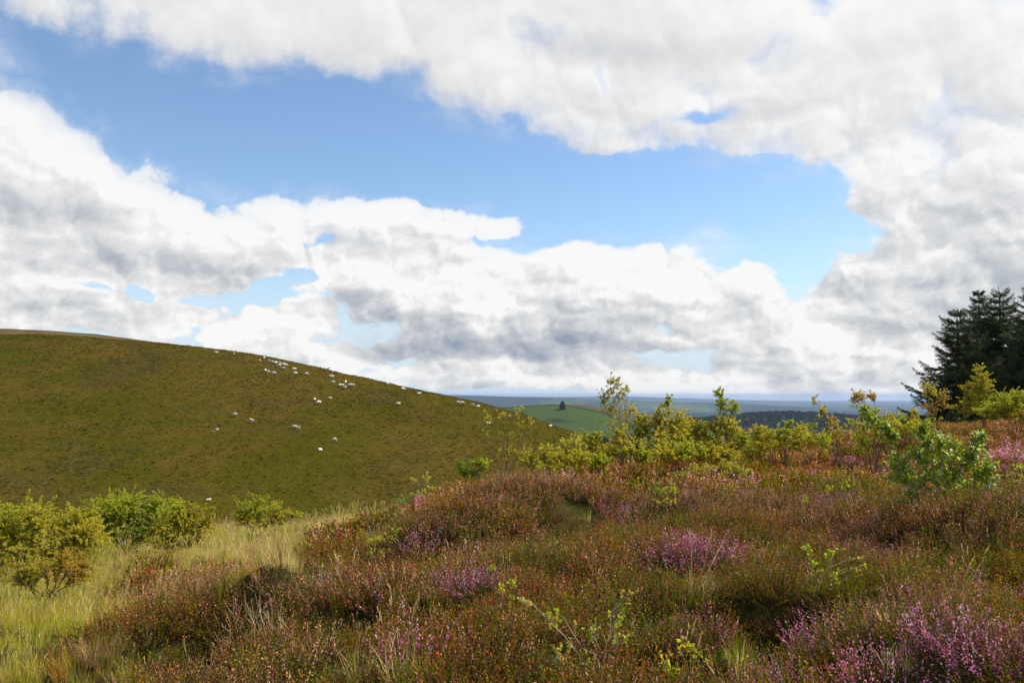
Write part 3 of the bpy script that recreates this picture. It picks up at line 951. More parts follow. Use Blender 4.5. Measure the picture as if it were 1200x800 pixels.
def grass(seed, kind, n=42, Hh=.42, Rr=.13, lean=.5, w=.006, heads=0):
    rng = np.random.default_rng(seed)
    g = Geo()
    a = rng.uniform(0, 6.283, n); r0 = np.sqrt(rng.uniform(0, 1, n)) * Rr
    a2 = a + rng.normal(0, .8, n)
    L = Hh * rng.uniform(.5, 1.15, n); le = lean * rng.uniform(.2, 1.2, n)
    root = np.stack([r0 * np.cos(a), r0 * np.sin(a), np.full(n, -.04)], -1)
    out_ = np.stack([np.cos(a2), np.sin(a2), np.zeros(n)], -1)
    t = np.array([0, .35, .7, 1.0])
    path = np.stack([root + out_ * (L * le * q ** 1.8)[:, None] + np.array([0, 0, 1.]) * (L * (q - .28 * le * q ** 2.4))[:, None] for q in t], 1)
    side = np.stack([-np.sin(a2), np.cos(a2), np.zeros(n)], -1) + runit(rng, n) * .5
    side /= np.linalg.norm(side, axis=1, keepdims=True)
    g.strips(path, np.array([w, w * .9, w * .6, w * .12]), side, pick(rng, GC[kind], n, .2))
    if heads:
        k = heads
        a = rng.uniform(0, 6.283, k); L = Hh * rng.uniform(1.1, 1.7, k)
        o2 = np.stack([np.cos(a), np.sin(a), np.zeros(k)], -1)
        root = o2 * (rng.uniform(0, Rr, k))[:, None]
        path = np.stack([root + o2 * (L * .22 * q ** 2)[:, None] + np.array([0, 0, 1.]) * (L * q)[:, None] for q in (0, .5, .8, 1)], 1)
        side = runit(rng, k)
        c = pick(rng, GC['straw'], k, .15)
        g.strips(path, np.array([.004, .0035, .003, .002]), side, c)
        for z in range(7):
            p = path[:, 2] + (path[:, 3] - path[:, 2]) * (.1 + z * .14)
            g.leaves(p, (path[:, 3] - path[:, 2]) + runit(rng, k) * .05, runit(rng, k), .05, .009, c * .95)
    return g.build('grass_tuft', GM, link=False)


gp, GK = [], {}
for k in ('green', 'yellow', 'straw', 'rust'):
    GK[k] = []
    for q in range(4):
        GK[k].append(len(gp)); gp.append(grass(300 + len(gp), k, heads=(0, 0, 3, 5)[q] if k in ('yellow', 'straw') else 0))
rng = np.random.default_rng(12)
X, Y = poisson_rect(rng, -34, 20, 2.3, 36, 46)
keep = np.abs(X) < .70 * Y + 3.6
X, Y = X[keep], Y[keep]
keep = rng.uniform(0, 1, len(X)) < np.interp(Y, [2, 9, 16, 26, 40], [46, 44, 30, 20, 14]) / 46
X, Y = X[keep], Y[keep]; Z = ground_z(X, Y); PX, PY = where_px(X, Y, Z, .2)
nz1 = vnoise(X / .9, Y / .9, 81); nz3 = vnoise(X / .45, Y / .45, 83); g1 = fbm(X / 1.6, Y / 1.6, 91, 3); g2 = fbm(X / 2.6, Y / 2.6, 92, 3)
hm = heather_mask_px(PX + nz1 * 50, PY + nz3 * 26)
gr = field_of(PX, PY, GRASSY) + nz3 * .5
u = rng.uniform(0, 1, len(X))
keep = (hm < .55) | (gr > .55) | ((u < .055) & (Y < 22))
X, Y, Z, PX, PY, nz1, nz3, g1, g2, hm, gr = (v[keep] for v in (X, Y, Z, PX, PY, nz1, nz3, g1, g2, hm, gr))
n = len(X); q = rng.uniform(0, 1, n)
kind = np.where(g1 + rng.normal(0, .18, n) > .12, 0, 1)
straw = field_of(PX, PY, [(430, 600, 110, 16, 1.3), (390, 612, 60, 14, .9), (250, 640, 90, 26, .4), (330, 640, 60, 20, .4), (160, 650, 60, 16, .35), (150, 770, 50, 40, .35)]) + g2 * .5
kind = np.where(q < np.clip(straw * .85 + .08, 0, .9), 2, kind)
rust = field_of(PX, PY, [(230, 690, 70, 24, .9), (160, 690, 70, 24, .75), (100, 750, 100, 40, .85), (300, 640, 40, 14, .5), (200, 740, 60, 40, .7), (60, 665, 60, 16, .5), (180, 655, 40, 16, .4)]) + g2 * .4
kind = np.where(rng.uniform(0, 1, n) < np.clip(rust * .8 - .05, 0, .85), 3, kind)
inside = hm > .55
kind = np.where(inside & (gr > .55), np.where(q < .68, 0, np.where(q < .85, 1, 2)), kind)
kind = np.where(inside & (gr <= .55), np.where(q < .45, 0, np.where(q < .8, 3, 2)), kind)
kk = ['green', 'yellow', 'straw', 'rust']
idx = np.array([GK[kk[k]][j] for k, j in zip(kind, rng.integers(0, 4, n))])
sc_ = rng.uniform(.6, 1.15, n) * np.interp(Y, [3, 8, 20, 36], [.44, .52, .66, .8]) * (1 + g2 * .5).clip(.5, 1.5)
tall = field_of(PX, PY, [(150, 625, 60, 16, .7), (250, 632, 60, 14, .5), (200, 640, 100, 20, .4)])
sc_ = sc_ * (1 + tall * .45)
wind = np.stack([rng.normal(0, .14, n), rng.normal(.12, .14, n), rng.uniform(0, 6.283, n)], -1)
scatter('grass', gp, np.stack([X, Y, Z], -1), wind, np.stack([sc_, sc_, sc_ * rng.uniform(.85, 1.25, n)], -1), idx)

# ---- tussocks of the far hill
HT = mat_hill_tuft()


def tussock(seed):
    rng = np.random.default_rng(seed); g = Geo(); n = 16
    a = rng.uniform(0, 6.283, n); o = np.stack([np.cos(a), np.sin(a), np.zeros(n)], -1)
    L = rng.uniform(.16, .34, n)
    path = np.stack([o * .12 + o * (L * .7 * q)[:, None] + np.array([0, 0, 1]) * (L * (q - .25 * q * q))[:, None] - np.array([0, 0, .05]) for q in (0, .5, 1.)], 1)
    g.strips(path, np.array([.10, .09, .02]), np.stack([-o[:, 1], o[:, 0], o[:, 2]], -1), np.full((n, 3), .1))
    return g.build('hill_tussock', HT, link=False)


tp = [tussock(400 + k) for k in range(4)]
rng = np.random.default_rng(13)
n = 110000
ss = rng.uniform(-.72, .15, n); yy = np.sqrt(rng.uniform(110 ** 2, 300 ** 2, n)); xx = ss * yy
rg = vnoise(xx / 7, yy / 7, 95) + vnoise(xx / 2.2, yy / 2.2, 96) + .5 * vnoise(xx / 30, yy / 30, 97)
keep = rng.uniform(-.9, .7, n) < rg
xx, yy = xx[keep], yy[keep]; n = len(xx)
zz = hill_z(xx, yy) + .22 * fbm(xx / 1.6, yy / 1.6, 31, 2)
s2 = rng.uniform(.4, 1.05, n) * np.where(rng.uniform(0, 1, n) < .03, 1.7, 1)
scatter('hill_grass', tp, np.stack([xx, yy, zz - .02], -1), np.stack([rng.normal(0, .1, n), rng.normal(0, .1, n), rng.uniform(0, 6.28, n)], -1), np.stack([s2, s2, s2 * rng.uniform(.5, 1.0, n)], -1), rng.integers(0, 4, n))

# ------------------------------------------------------------------ bushes and saplings
LEAFM = tint_mat('leaf', .55, .5, .25, inst=False)
GLOSSM = tint_mat('glossy_leaf', .50, .42, .3, inst=False)
TWIGM = tint_mat('twig', 0, .8, .2, inst=False)
LEAFC = {
    'gold': [(.66, .54, .04), (.58, .50, .03), (.46, .45, .03), (.70, .55, .08), (.36, .38, .03)],
    'lime': [(.50, .51, .03), (.42, .47, .025), (.57, .54, .04), (.32, .39, .022)],
    'green': [(.22, .32, .02), (.26, .36, .03), (.18, .27, .018), (.34, .38, .04)],
    'sallow': [(.25, .34, .018), (.30, .39, .024), (.18, .26, .014), (.40, .45, .05), (.50, .54, .22)],
    'olive': [(.46, .42, .03), (.52, .45, .035), (.38, .36, .025), (.58, .45, .05)],
    'rusty': [(.58, .34, .04), (.48, .40, .04), (.62, .42, .06), (.37, .35, .03), (.50, .23, .03)],
}
BARK = {'brown': (.11, .075, .05), 'grey': (.22, .19, .16), 'red': (.16, .075, .05), 'pale': (.36, .31, .24)}


def plant(seed, name, label, cat, base, lumps, pal, leaf=(.036, .023), per=14, stems=5, bark='brown', rad=.014, group=None, mat=None, twig=.0022, sink=.05, lean=.25, spread=.06):
    """shrub or sapling: stems rise from one foot into lumps of twigs; every twig carries leaves.
    base=(px,py,Y); lumps=[(px,py,rx,ry,ntwigs[,palette])] measured off the photograph at depth Y"""
    rng = np.random.default_rng(seed)
    bx = (base[0] - 600) / F * base[2]; by = base[2]
    bz = float(ground_z(np.array([bx]), np.array([by]))[0]) - sink
    root = np.array([bx, by, bz])
    st, lf = Geo(), Geo()
    L3 = []
    for lp in lumps:
        c = pix(lp[0], lp[1], by) - root
        c[1] = rng.normal(0, .15) * lp[2] / F * by
        L3.append((c, lp[2] / F * by, lp[3] / F * by, lp[4], lp[5] if len(lp) > 5 else pal))
    wts = np.array([l[3] for l in L3], float); wts /= wts.sum()
    samples = []
    bc = np.array(BARK[bark])
    mains = [k for k in range(len(L3))] + list(rng.choice(len(L3), max(0, stems - len(L3)), p=wts)) if stems >= len(L3) else list(np.argsort(-wts)[:stems])
    for k in mains:
        c, rx, rz, *_ = L3[k]
        o = rng.normal(0, .45, 3) * np.array([rx, rx, rz * .6])
        tip = c + o + np.array([0, 0, rz * .35])
        tip[2] = max(tip[2], .12)
        foot = np.array([rng.normal(0, spread), rng.normal(0, spread), 0])
        t = np.linspace(0, 1, 9)[:, None]
        H = max(tip[2], .1)
        horiz = tip * np.array([1, 1, 0])
        pts = foot * (1 - t) + horiz * t ** 1.35 + np.array([0, 0, H]) * t ** .9
        pts[1:-1] += rng.normal(0, .018 * math.sqrt(H), (7, 3))
        r = rad * (1 - .82 * t[:, 0]) * rng.uniform(.7, 1.1)
        st.tube(pts, r, bc * rng.uniform(.8, 1.2), 5)
        for q in np.linspace(.2, 1, 26):
            j = q * 8; i = min(int(j), 7)
            samples.append(pts[i] * (1 - (j - i)) + pts[i + 1] * (j - i))
    S_ = np.array(samples)
    for (c, rx, rz, nt_, pl) in L3:
        for _ in range(int(nt_ * ((1.25 if name.startswith('birch') else 1.9) if base[2] > 13 else .85))):
            d = runit(rng, 1)[0]; rr = rng.uniform(0, 1) ** .42 * rng.uniform(.78, 1.15) * (1.3 if rng.uniform() < .10 else 1)
            tip = c + d * rr * np.array([rx, rx * .9, rz])
            if rng.uniform() < .22: tip = tip + np.array([0, 0, rz * rng.uniform(.15, .6)])
            if tip[2] < .05: tip[2] = abs(tip[2]) * .5 + .05
            cost = np.linalg.norm(S_ - tip, axis=1) + 1.2 * np.maximum(0, S_[:, 2] - tip[2] + .08)
            a = S_[int(np.argmin(cost + rng.uniform(0, .08, len(S_))))]
            L = np.linalg.norm(tip - a)
            t = np.linspace(0, 1, 5)[:, None]
            bend = np.array([0, 0, lean * L])
            pts = a * (1 - t) + tip * t + bend * (t * (1 - t)) * rng.uniform(-.3, 1.2) + rng.normal(0, .02 * L, (5, 3)) * t * (1 - t) * 4
            st.tube(pts, np.linspace(twig * 1.6, twig * .6, 5), bc * rng.uniform(.8, 1.25), 3)
            m = max(2, int(per * (2.6 if per >= 10 else 1.7) * rng.uniform(.6, 1.3)))
            u = np.sqrt(rng.uniform(.12, 1, m)) if L < .5 else 1 - rng.uniform(0, 1, m) ** 1.3 * min(1, .55 / L)
            u = np.sort(u); j = np.clip((u * 4).astype(int), 0, 3); w_ = (u * 4 - j)[:, None]
            p = pts[j] * (1 - w_) + pts[j + 1] * w_
            ax = (pts[j + 1] - pts[j]); ax /= (np.linalg.norm(ax, axis=1, keepdims=True) + 1e-9)
            ax = ax * .6 + runit(rng, m) * .9 + np.array([0, 0, .1])
            nr = runit(rng, m) * .9 + np.array([.15, 0, .75])
            sz = rng.uniform(.65, 1.25, m)
            lf.leaves(p + runit(rng, m) * leaf[0] * .3, ax, nr, leaf[0] * sz, leaf[1] * sz, pick(rng, LEAFC[pl], m, .16))
    e = tag(empty(name, root), label, cat, group)
    st.build('stem', TWIGM, e)
    lf.build('foliage', mat or LEAFM, e)
    return e


sd_ = 1000
BUSH = [
    # left thicket below the hill
    dict(name='willow_bush', label='big rounded yellow-green willow bush cut by the left edge of the photo', base=(40, 655, 17.5), pal='gold', stems=9,
         lumps=[(-20, 616, 44, 28, 110), (15, 613, 44, 26, 130, 'lime'), (58, 612, 40, 25, 120), (95, 618, 34, 24, 100), (40, 640, 64, 24, 130, 'olive'), (105, 636, 34, 20, 70), (70, 655, 50, 18, 70, 'olive')], per=15),
    dict(name='willow_bush', label='middle bush of the left thicket, greener than its two gold neighbours', base=(155, 630, 20.5), pal='lime', stems=8,
         lumps=[(125, 598, 30, 20, 90), (150, 593, 30, 18, 100, 'lime'), (182, 596, 30, 18, 100, 'lime'), (160, 610, 50, 22, 150, 'green'), (120, 612, 30, 20, 70), (150, 628, 55, 12, 70)], per=15),
    dict(name='willow_bush', label='golden bush at the right end of the left thicket, beside the pale grass', base=(212, 638, 19.8), pal='gold', stems=7,
         lumps=[(205, 603, 26, 18, 80, 'lime'), (232, 609, 20, 16, 60, 'olive'), (208, 618, 32, 24, 120, 'gold'), (236, 624, 20, 16, 50), (205, 636, 36, 10, 50)], per=15),
    dict(name='willow_bush', label='low airy pale-green bush standing alone at the foot of the hill', base=(300, 622, 21.5), pal='lime', stems=8,
         lumps=[(285, 600, 16, 15, 50), (305, 594, 18, 15, 55), (325, 600, 16, 13, 45, 'olive'), (305, 608, 34, 10, 60, 'olive'), (348, 604, 8, 6, 10)], per=11),
    dict(name='low_shrub', label='low rusty-gold shrub in the grass in front of the big left willow bush', base=(65, 690, 13.5), pal='rusty', stems=7,
         lumps=[(45, 668, 26, 16, 60, 'olive'), (75, 660, 26, 16, 60), (95, 672, 18, 14, 40), (25, 676, 20, 12, 30, 'olive')], per=12, leaf=(.030, .016)),
    # seedlings at the heather's left edge
    dict(name='birch_seedling', label='small bright yellow-green seedling on the left shoulder of the heather mound, against the hill', base=(492, 592, 14.8), pal='lime', stems=4, bark='grey',
         lumps=[(484, 562, 5, 5, 7, 'gold'), (500, 560, 5, 7, 8, 'gold'), (505, 574, 9, 8, 12), (490, 580, 14, 6, 14), (470, 586, 14, 5, 12, 'green')], per=6, rad=.007, leaf=(.034, .02)),
    dict(name='birch_sapling', label='sparse thin-branched sapling with few yellow leaves, in front of the sheep hill', base=(592, 558, 17), pal='gold', stems=8, bark='brown',
         lumps=[(572, 488, 8, 8, 7), (588, 484, 9, 8, 8), (608, 483, 11, 8, 10), (624, 490, 6, 6, 5), (580, 508, 14, 14, 8, 'olive'), (604, 505, 12, 12, 6), (592, 528, 16, 12, 9, 'olive')], per=5, rad=.011, leaf=(.040, .024), lean=.1),
    dict(name='low_shrub', label='low golden shrub right of the sparse thin sapling', base=(640, 562, 17.6), pal='gold', stems=8,
         lumps=[(618, 536, 18, 12, 36, 'olive'), (645, 532, 18, 14, 40), (670, 526, 20, 16, 46), (640, 546, 36, 9, 36, 'lime')], per=10, leaf=(.034, .02)),
    dict(name='low_shrub', label='low green shrub on the crest left of the sparse thin sapling', base=(556, 566, 16.6), pal='green', stems=6,
         lumps=[(545, 546, 14, 9, 26), (564, 543, 12, 9, 22, 'lime'), (552, 553, 18, 6, 20)], per=10, leaf=(.034, .018)),
    dict(name='birch_tree', label='tallest slender birch with open leafy top, breaking the far horizon', base=(727, 552, 19.5), pal='olive', stems=12, bark='grey',
         lumps=[(720, 446, 9, 8, 22), (714, 459, 12, 9, 26), (732, 458, 9, 9, 20), (707, 470, 7, 7, 12), (722, 476, 17, 11, 30), (738, 482, 10, 10, 18), (724, 500, 20, 14, 34, 'olive'), (728, 522, 24, 14, 34, 'olive')], per=8, rad=.015, leaf=(.045, .028), lean=.12),
    dict(name='willow_bush', label='bright gold bush close on the left of the tallest birch', base=(690, 552, 19.2), pal='gold', stems=7,
         lumps=[(682, 520, 18, 14, 50), (700, 526, 16, 14, 44), (665, 532, 14, 10, 26), (700, 512, 10, 9, 16, 'lime')], per=12),
    dict(name='willow_bush', label='wide gold-leaved bush close on the right of the tallest birch', base=(772, 545, 20), pal='gold', stems=10,
         lumps=[(752, 500, 14, 18, 50, 'olive'), (772, 494, 18, 18, 76), (795, 498, 18, 18, 76), (775, 518, 34, 16, 110), (783, 470, 5, 8, 10, 'lime'), (748, 520, 14, 14, 36)], per=13),
    dict(name='willow_bush', label='gold bush with one tall green shoot, left of the dark moor ridge', base=(842, 540, 21), pal='gold', stems=10,
         lumps=[(824, 504, 16, 15, 60), (850, 500, 20, 16, 80), (848, 474, 10, 12, 34, 'lime'), (843, 460, 6, 7, 13, 'lime'), (862, 478, 8, 8, 16, 'lime'), (835, 522, 34, 14, 90), (872, 516, 16, 12, 40, 'lime')], per=13),
    dict(name='low_shrub', label='low yellow-green shrub in the heather below the dark moor ridge', base=(905, 538, 21), pal='lime', stems=7,
         lumps=[(892, 520, 16, 10, 36, 'gold'), (915, 517, 14, 9, 28, 'olive'), (880, 530, 20, 8, 26)], per=11),
    dict(name='birch_sapling', label='sapling with a leaning left-hand shoot of yellow leaves above the moor ridge', base=(985, 528, 20.5), pal='gold', stems=9, bark='red',
         lumps=[(952, 468, 5, 7, 10, 'gold'), (962, 480, 8, 9, 18), (975, 492, 11, 9, 22, 'rusty'), (985, 505, 22, 10, 40, 'olive'), (948, 500, 12, 9, 18, 'lime'), (1000, 495, 8, 8, 14, 'olive')], per=8, lean=.1, leaf=(.044, .026)),
    dict(name='birch_sapling', label='open-topped sapling with rusty leaves, right of the leaning sapling', base=(1020, 530, 18.5), pal='olive', stems=10, bark='red',
         lumps=[(1008, 464, 12, 7, 26, 'rusty'), (1022, 466, 8, 6, 14, 'rusty'), (1000, 470, 6, 6, 10), (1020, 486, 16, 12, 40, 'lime'), (1042, 494, 14, 12, 34, 'olive'), (1022, 506, 24, 12, 44, 'olive')], per=8, lean=.1, leaf=(.044, .026)),
    dict(name='low_shrub', label='low gold shrub under the two rusty saplings', base=(955, 535, 19.5), pal='gold', stems=6,
         lumps=[(942, 512, 12, 12, 34), (962, 516, 14, 10, 28, 'lime'), (930, 522, 14, 8, 18, 'olive')], per=10),
    dict(name='low_shrub', label='low yellow shrub in front of the gold bush left of the tallest birch', base=(672, 556, 17), pal='gold', stems=8,
         lumps=[(655, 540, 18, 10, 40, 'olive'), (680, 537, 18, 11, 44), (702, 541, 14, 9, 30, 'lime')], per=11),
    dict(name='low_shrub', label='low lime-green shrub in front of the wide gold-leaved bush', base=(805, 552, 17.5), pal='lime', stems=9,
         lumps=[(780, 532, 20, 10, 50, 'gold'), (806, 527, 20, 12, 56), (832, 532, 18, 10, 46, 'gold'), (855, 534, 16, 9, 34, 'olive')], per=12),
    dict(name='willow_bush', label='gold-green bush between the wide gold bush and the bush with one tall shoot', base=(815, 545, 21.5), pal='gold', stems=9,
         lumps=[(800, 508, 18, 15, 70, 'lime'), (818, 512, 16, 14, 60), (808, 496, 10, 9, 24, 'olive')], per=13),
    dict(name='low_shrub', label='low straggling gold shrub at the foot of the tallest birch', base=(730, 556, 18.2), pal='gold', stems=8,
         lumps=[(712, 530, 16, 12, 40, 'olive'), (738, 526, 16, 14, 46), (725, 512, 10, 10, 20, 'olive'), (755, 534, 16, 9, 34, 'lime')], per=11),
    dict(name='low_shrub', label='low yellow shrub just left of the sapling with the leaning shoot', base=(915, 532, 20.2), pal='gold', stems=8,
         lumps=[(890, 508, 16, 11, 44), (914, 508, 16, 10, 40, 'lime'), (935, 506, 14, 10, 36), (925, 496, 7, 7, 10, 'lime')], per=11),
    dict(name='low_shrub', label='low olive shrub between the two rusty saplings and the slim yellow sapling', base=(1040, 520, 21), pal='olive', stems=7,
         lumps=[(1015, 503, 18, 9, 36, 'lime'), (1038, 500, 16, 10, 40), (1072, 500, 16, 8, 34, 'gold')], per=11),
    # right-hand shrubs in front of the spruces
    dict(name='birch_sapling', label='slim yellow sapling against the left-hand spruce', base=(1096, 512, 25), pal='rusty', stems=9, bark='brown',
         lumps=[(1085, 455, 9, 9, 26, 'gold'), (1098, 460, 8, 9, 24, 'gold'), (1108, 468, 9, 11, 30), (1092, 478, 14, 12, 40, 'rusty'), (1100, 496, 14, 10, 34, 'olive')], per=9),
    dict(name='willow_bush', label='tall gold-topped bush against the dark middle spruces', base=(1148, 506, 28), pal='olive', stems=9,
         lumps=[(1146, 436, 10, 10, 34, 'gold'), (1152, 452, 14, 12, 60, 'olive'), (1138, 460, 14, 14, 60, 'olive'), (1150, 474, 22, 14, 90, 'lime'), (1128, 480, 16, 10, 40)], per=13),
    dict(name='willow_bush', label='dense bright green bush at the right edge below the spruces', base=(1190, 502, 27), pal='lime', stems=9,
         lumps=[(1176, 470, 18, 12, 80), (1200, 468, 18, 12, 70), (1165, 482, 22, 9, 70), (1195, 484, 24, 10, 90, 'gold'), (1225, 474, 18, 14, 50)], per=14),
    dict(name='low_shrub', label='low green shrub left of the slim yellow sapling', base=(1064, 512, 23), pal='lime', stems=7,
         lumps=[(1050, 492, 14, 8, 36), (1070, 488, 12, 9, 32, 'olive'), (1060, 500, 22, 7, 36, 'green')], per=11),
    # near plants
    dict(name='sallow_bush', label='glossy broad-leaved green sallow bush in the heather at the right', base=(1102, 622, 9.6), pal='sallow', stems=11, bark='grey', mat='gloss',
         lumps=[(1080, 512, 16, 12, 22), (1098, 522, 20, 16, 30), (1076, 534, 16, 14, 26), (1148, 512, 10, 10, 12), (1140, 532, 18, 16, 30), (1118, 548, 26, 20, 46), (1085, 560, 22, 18, 34), (1150, 572, 22, 16, 44), (1120, 584, 26, 16, 46), (1058, 556, 16, 16, 20), (1045, 540, 10, 12, 10), (1060, 584, 14, 12, 12), (1100, 604, 24, 10, 18), (1128, 600, 20, 9, 14), (1160, 552, 14, 12, 16), (1086, 500, 10, 9, 9)], per=6, leaf=(.066, .038), rad=.009, twig=.0025, lean=.15),
    dict(name='sallow_bush', label='few upright sallow shoots with large pale leaves, behind the glossy bush', base=(1028, 545, 14), pal='sallow', stems=5, bark='grey', mat='gloss',
         lumps=[(1012, 482, 6, 10, 8), (1024, 496, 7, 8, 8), (1036, 502, 8, 8, 9), (1044, 512, 12, 10, 14), (1010, 516, 10, 8, 8, 'lime')], per=6, leaf=(.075, .04), rad=.007),
    dict(name='birch_seedling', label='pale-leaved seedling with bare bent stems over the dark hollow at the lower right', base=(958, 706, 6.3), pal='lime', stems=6, bark='pale',
         lumps=[(945, 640, 8, 8, 6), (952, 660, 12, 9, 8), (978, 648, 14, 9, 9), (970, 676, 20, 10, 14), (985, 690, 14, 7, 8), (950, 690, 12, 8, 6), (1010, 664, 14, 9, 6, 'olive')], per=4, leaf=(.026, .018), rad=.005, twig=.0016),
    dict(name='bramble', label='straggling yellow-leaved bramble with bare reddish stems at the bottom centre', base=(700, 790, 4.9), pal='lime', stems=7, bark='pale', 
         lumps=[(612, 705, 12, 10, 6, 'gold'), (645, 725, 16, 10, 9), (690, 738, 22, 12, 12), (720, 722, 14, 9, 8), (745, 700, 12, 9, 5, 'olive'), (660, 755, 24, 12, 12, 'olive'), (735, 742, 14, 9, 8), (670, 775, 26, 12, 10, 'olive')], per=4, leaf=(.024, .018), rad=.0045, twig=.0016),
    dict(name='bramble', label='small yellow-leaved bramble at the bottom edge, right of the straggling one', base=(800, 802, 4.6), pal='gold', stems=5, bark='red',
         lumps=[(775, 768, 14, 8, 8), (805, 756, 16, 9, 10), (822, 768, 10, 8, 6, 'lime'), (790, 782, 20, 8, 9, 'lime')], per=4, leaf=(.023, .017), rad=.004, twig=.0015),
    dict(name='birch_seedling', label='thin seedling of small pale leaves climbing out of the heather near the centre', base=(592, 715, 6.5), pal='lime', stems=4, bark='brown',
         lumps=[(575, 665, 6, 6, 5), (603, 682, 7, 7, 6), (588, 690, 9, 7, 7, 'olive'), (600, 700, 8, 6, 5)], per=5, leaf=(.026, .018), rad=.004, twig=.0014),
    dict(name='birch_seedling', label='bright green seedling in the heather below the gold bushes', base=(780, 600, 10.9), pal='lime', stems=6,
         lumps=[(770, 570, 9, 8, 14, 'green'), (786, 575, 12, 10, 20), (778, 585, 16, 8, 18, 'gold')], per=7, leaf=(.03, .02), rad=.005),
    dict(name='birch_seedling', label='tiny yellow-green seedling between the glossy bush and the gold bushes', base=(985, 594, 10.8), pal='gold', stems=4,
         lumps=[(970, 572, 8, 7, 10), (990, 566, 7, 9, 10, 'lime'), (945, 585, 8, 6, 7, 'lime')], per=6, leaf=(.028, .018), rad=.004),
    dict(name='birch_seedling', label='small yellow-leaved seedling on the left slope of the heather mound', base=(445, 660, 9.4), pal='gold', stems=6,
         lumps=[(430, 634, 9, 7, 12), (452, 632, 12, 8, 16, 'lime'), (440, 645, 18, 7, 16, 'olive'), (465, 620, 6, 6, 6, 'lime')], per=7, leaf=(.026, .018), rad=.004),
    dict(name='birch_seedling', label='thin yellow seedling right of the glossy broad-leaved bush', base=(1182, 590, 10.2), pal='olive', stems=4,
         lumps=[(1170, 548, 6, 8, 8, 'rusty'), (1186, 560, 9, 10, 12), (1194, 545, 6, 6, 6, 'lime')], per=6, leaf=(.03, .02), rad=.004),
    dict(name='low_shrub', label='scrubby olive shrub scattered along the heather crest at the centre', base=(835, 565, 14.5), pal='olive', stems=7,
         lumps=[(820, 548, 18, 8, 26, 'gold'), (850, 545, 18, 9, 28), (870, 552, 14, 7, 16, 'lime'), (800, 555, 16, 7, 18, 'olive')], per=8, leaf=(.028, .017)),
]
for b in BUSH:
    sd_ += 1
    b = dict(b); b.setdefault('cat', 'tree' if b['name'] in ('birch_tree', 'birch_sapling') else 'plant' if b['name'] in ('birch_seedling', 'bramble') else 'bush')
    if b.get('mat') == 'gloss': b['mat'] = GLOSSM
    plant(sd_, b.pop('name'), b.pop('label'), b.pop('cat'), b.pop('base'), b.pop('lumps'), b.pop('pal'), **b)

# ---- clumps of bleached dead stalks in the lower left
STALK = tint_mat('dry_stalk', .25, .6, .25, inst=False)


def stalks(seed, label, base, n, wpx, hpx, pal):
    rng = np.random.default_rng(seed); g = Geo()
    bx = (base[0] - 600) / F * base[2]; by = base[2]
    bz = float(ground_z(np.array([bx]), np.array([by]))[0]) - .04
    W_ = wpx / F * by; H = hpx / F * by
    for _ in range(n):
        x0 = rng.normal(0, W_ * .5); y0 = rng.normal(0, W_ * .3)
        a = rng.uniform(0, 6.28); L = H * rng.uniform(.5, 1.15); le = rng.uniform(.05, .45)
        t = np.linspace(0, 1, 6)[:, None]
        pts = np.array([x0, y0, 0]) + np.array([math.cos(a) * le * L, math.sin(a) * le * L * .6, 0]) * t ** 1.6 + np.array([0, 0, L]) * t
        pts[1:] += rng.normal(0, .012, (5, 3))
        c = pick(rng, pal, 1, .15)[0]
        g.tube(pts, np.linspace(.0034, .0015, 6), c, 4)
        for k in range(rng.integers(1, 4)):
            i = rng.integers(2, 5); d = runit(rng, 1)[0] * np.array([1, 1, .4]) + np.array([0, 0, .8]); l2 = L * rng.uniform(.12, .3)
            g.tube(np.array([pts[i], pts[i] + d * l2 * .5, pts[i] + d * l2 + [0, 0, .02]]), [.0022, .0016, .001], c, 3)
    o = g.build('dry_stalks', STALK)
    o.location = (bx, by, bz)
    return tag(o, label, 'dry plant')


PALE = [(.52, .40, .20), (.44, .33, .16), (.58, .46, .26), (.36, .25, .12)]
PINKY = [(.42, .29, .20), (.50, .36, .26), (.36, .23, .15)]
stalks(51, 'tall bleached stalks standing before the dark heather bank, left cluster of the bank', (252, 762, 6.4), 26, 34, 62, PALE)
stalks(52, 'bleached branching stalks before the dark heather bank, next to the wiry dead twigs', (315, 770, 6.2), 30, 34, 72, PALE)
stalks(53, 'wiry dead pinkish twigs sticking out of the heather above the bleached stalks', (380, 700, 7.6), 16, 22, 48, PINKY)
stalks(54, 'short pinkish-buff dead stalks at the bottom edge of the grass', (125, 800, 5.2), 34, 32, 44, PINKY)
stalks(55, 'few pale stalks in the grass on the heather crest beside the sparse sapling', (545, 560, 15.5), 14, 22, 20, PALE)
stalks(56, 'pale dead stems mixed into the crest heather left of the tallest birch', (655, 560, 16), 30, 34, 24, PALE)
stalks(57, 'thin pale stalks in the heather under the gold bushes at centre right', (920, 590, 11), 14, 40, 44, PALE)

# ------------------------------------------------------------------ spruces
NEEDLE = tint_mat('spruce_needles', .12, .6, .25, inst=False)
SBARK = tint_mat('spruce_bark', 0, .9, .1, inst=False)
NC = [(.045, .075, .020), (.058, .090, .024), (.035, .058, .018), (.078, .105, .028), (.10, .090, .028)]


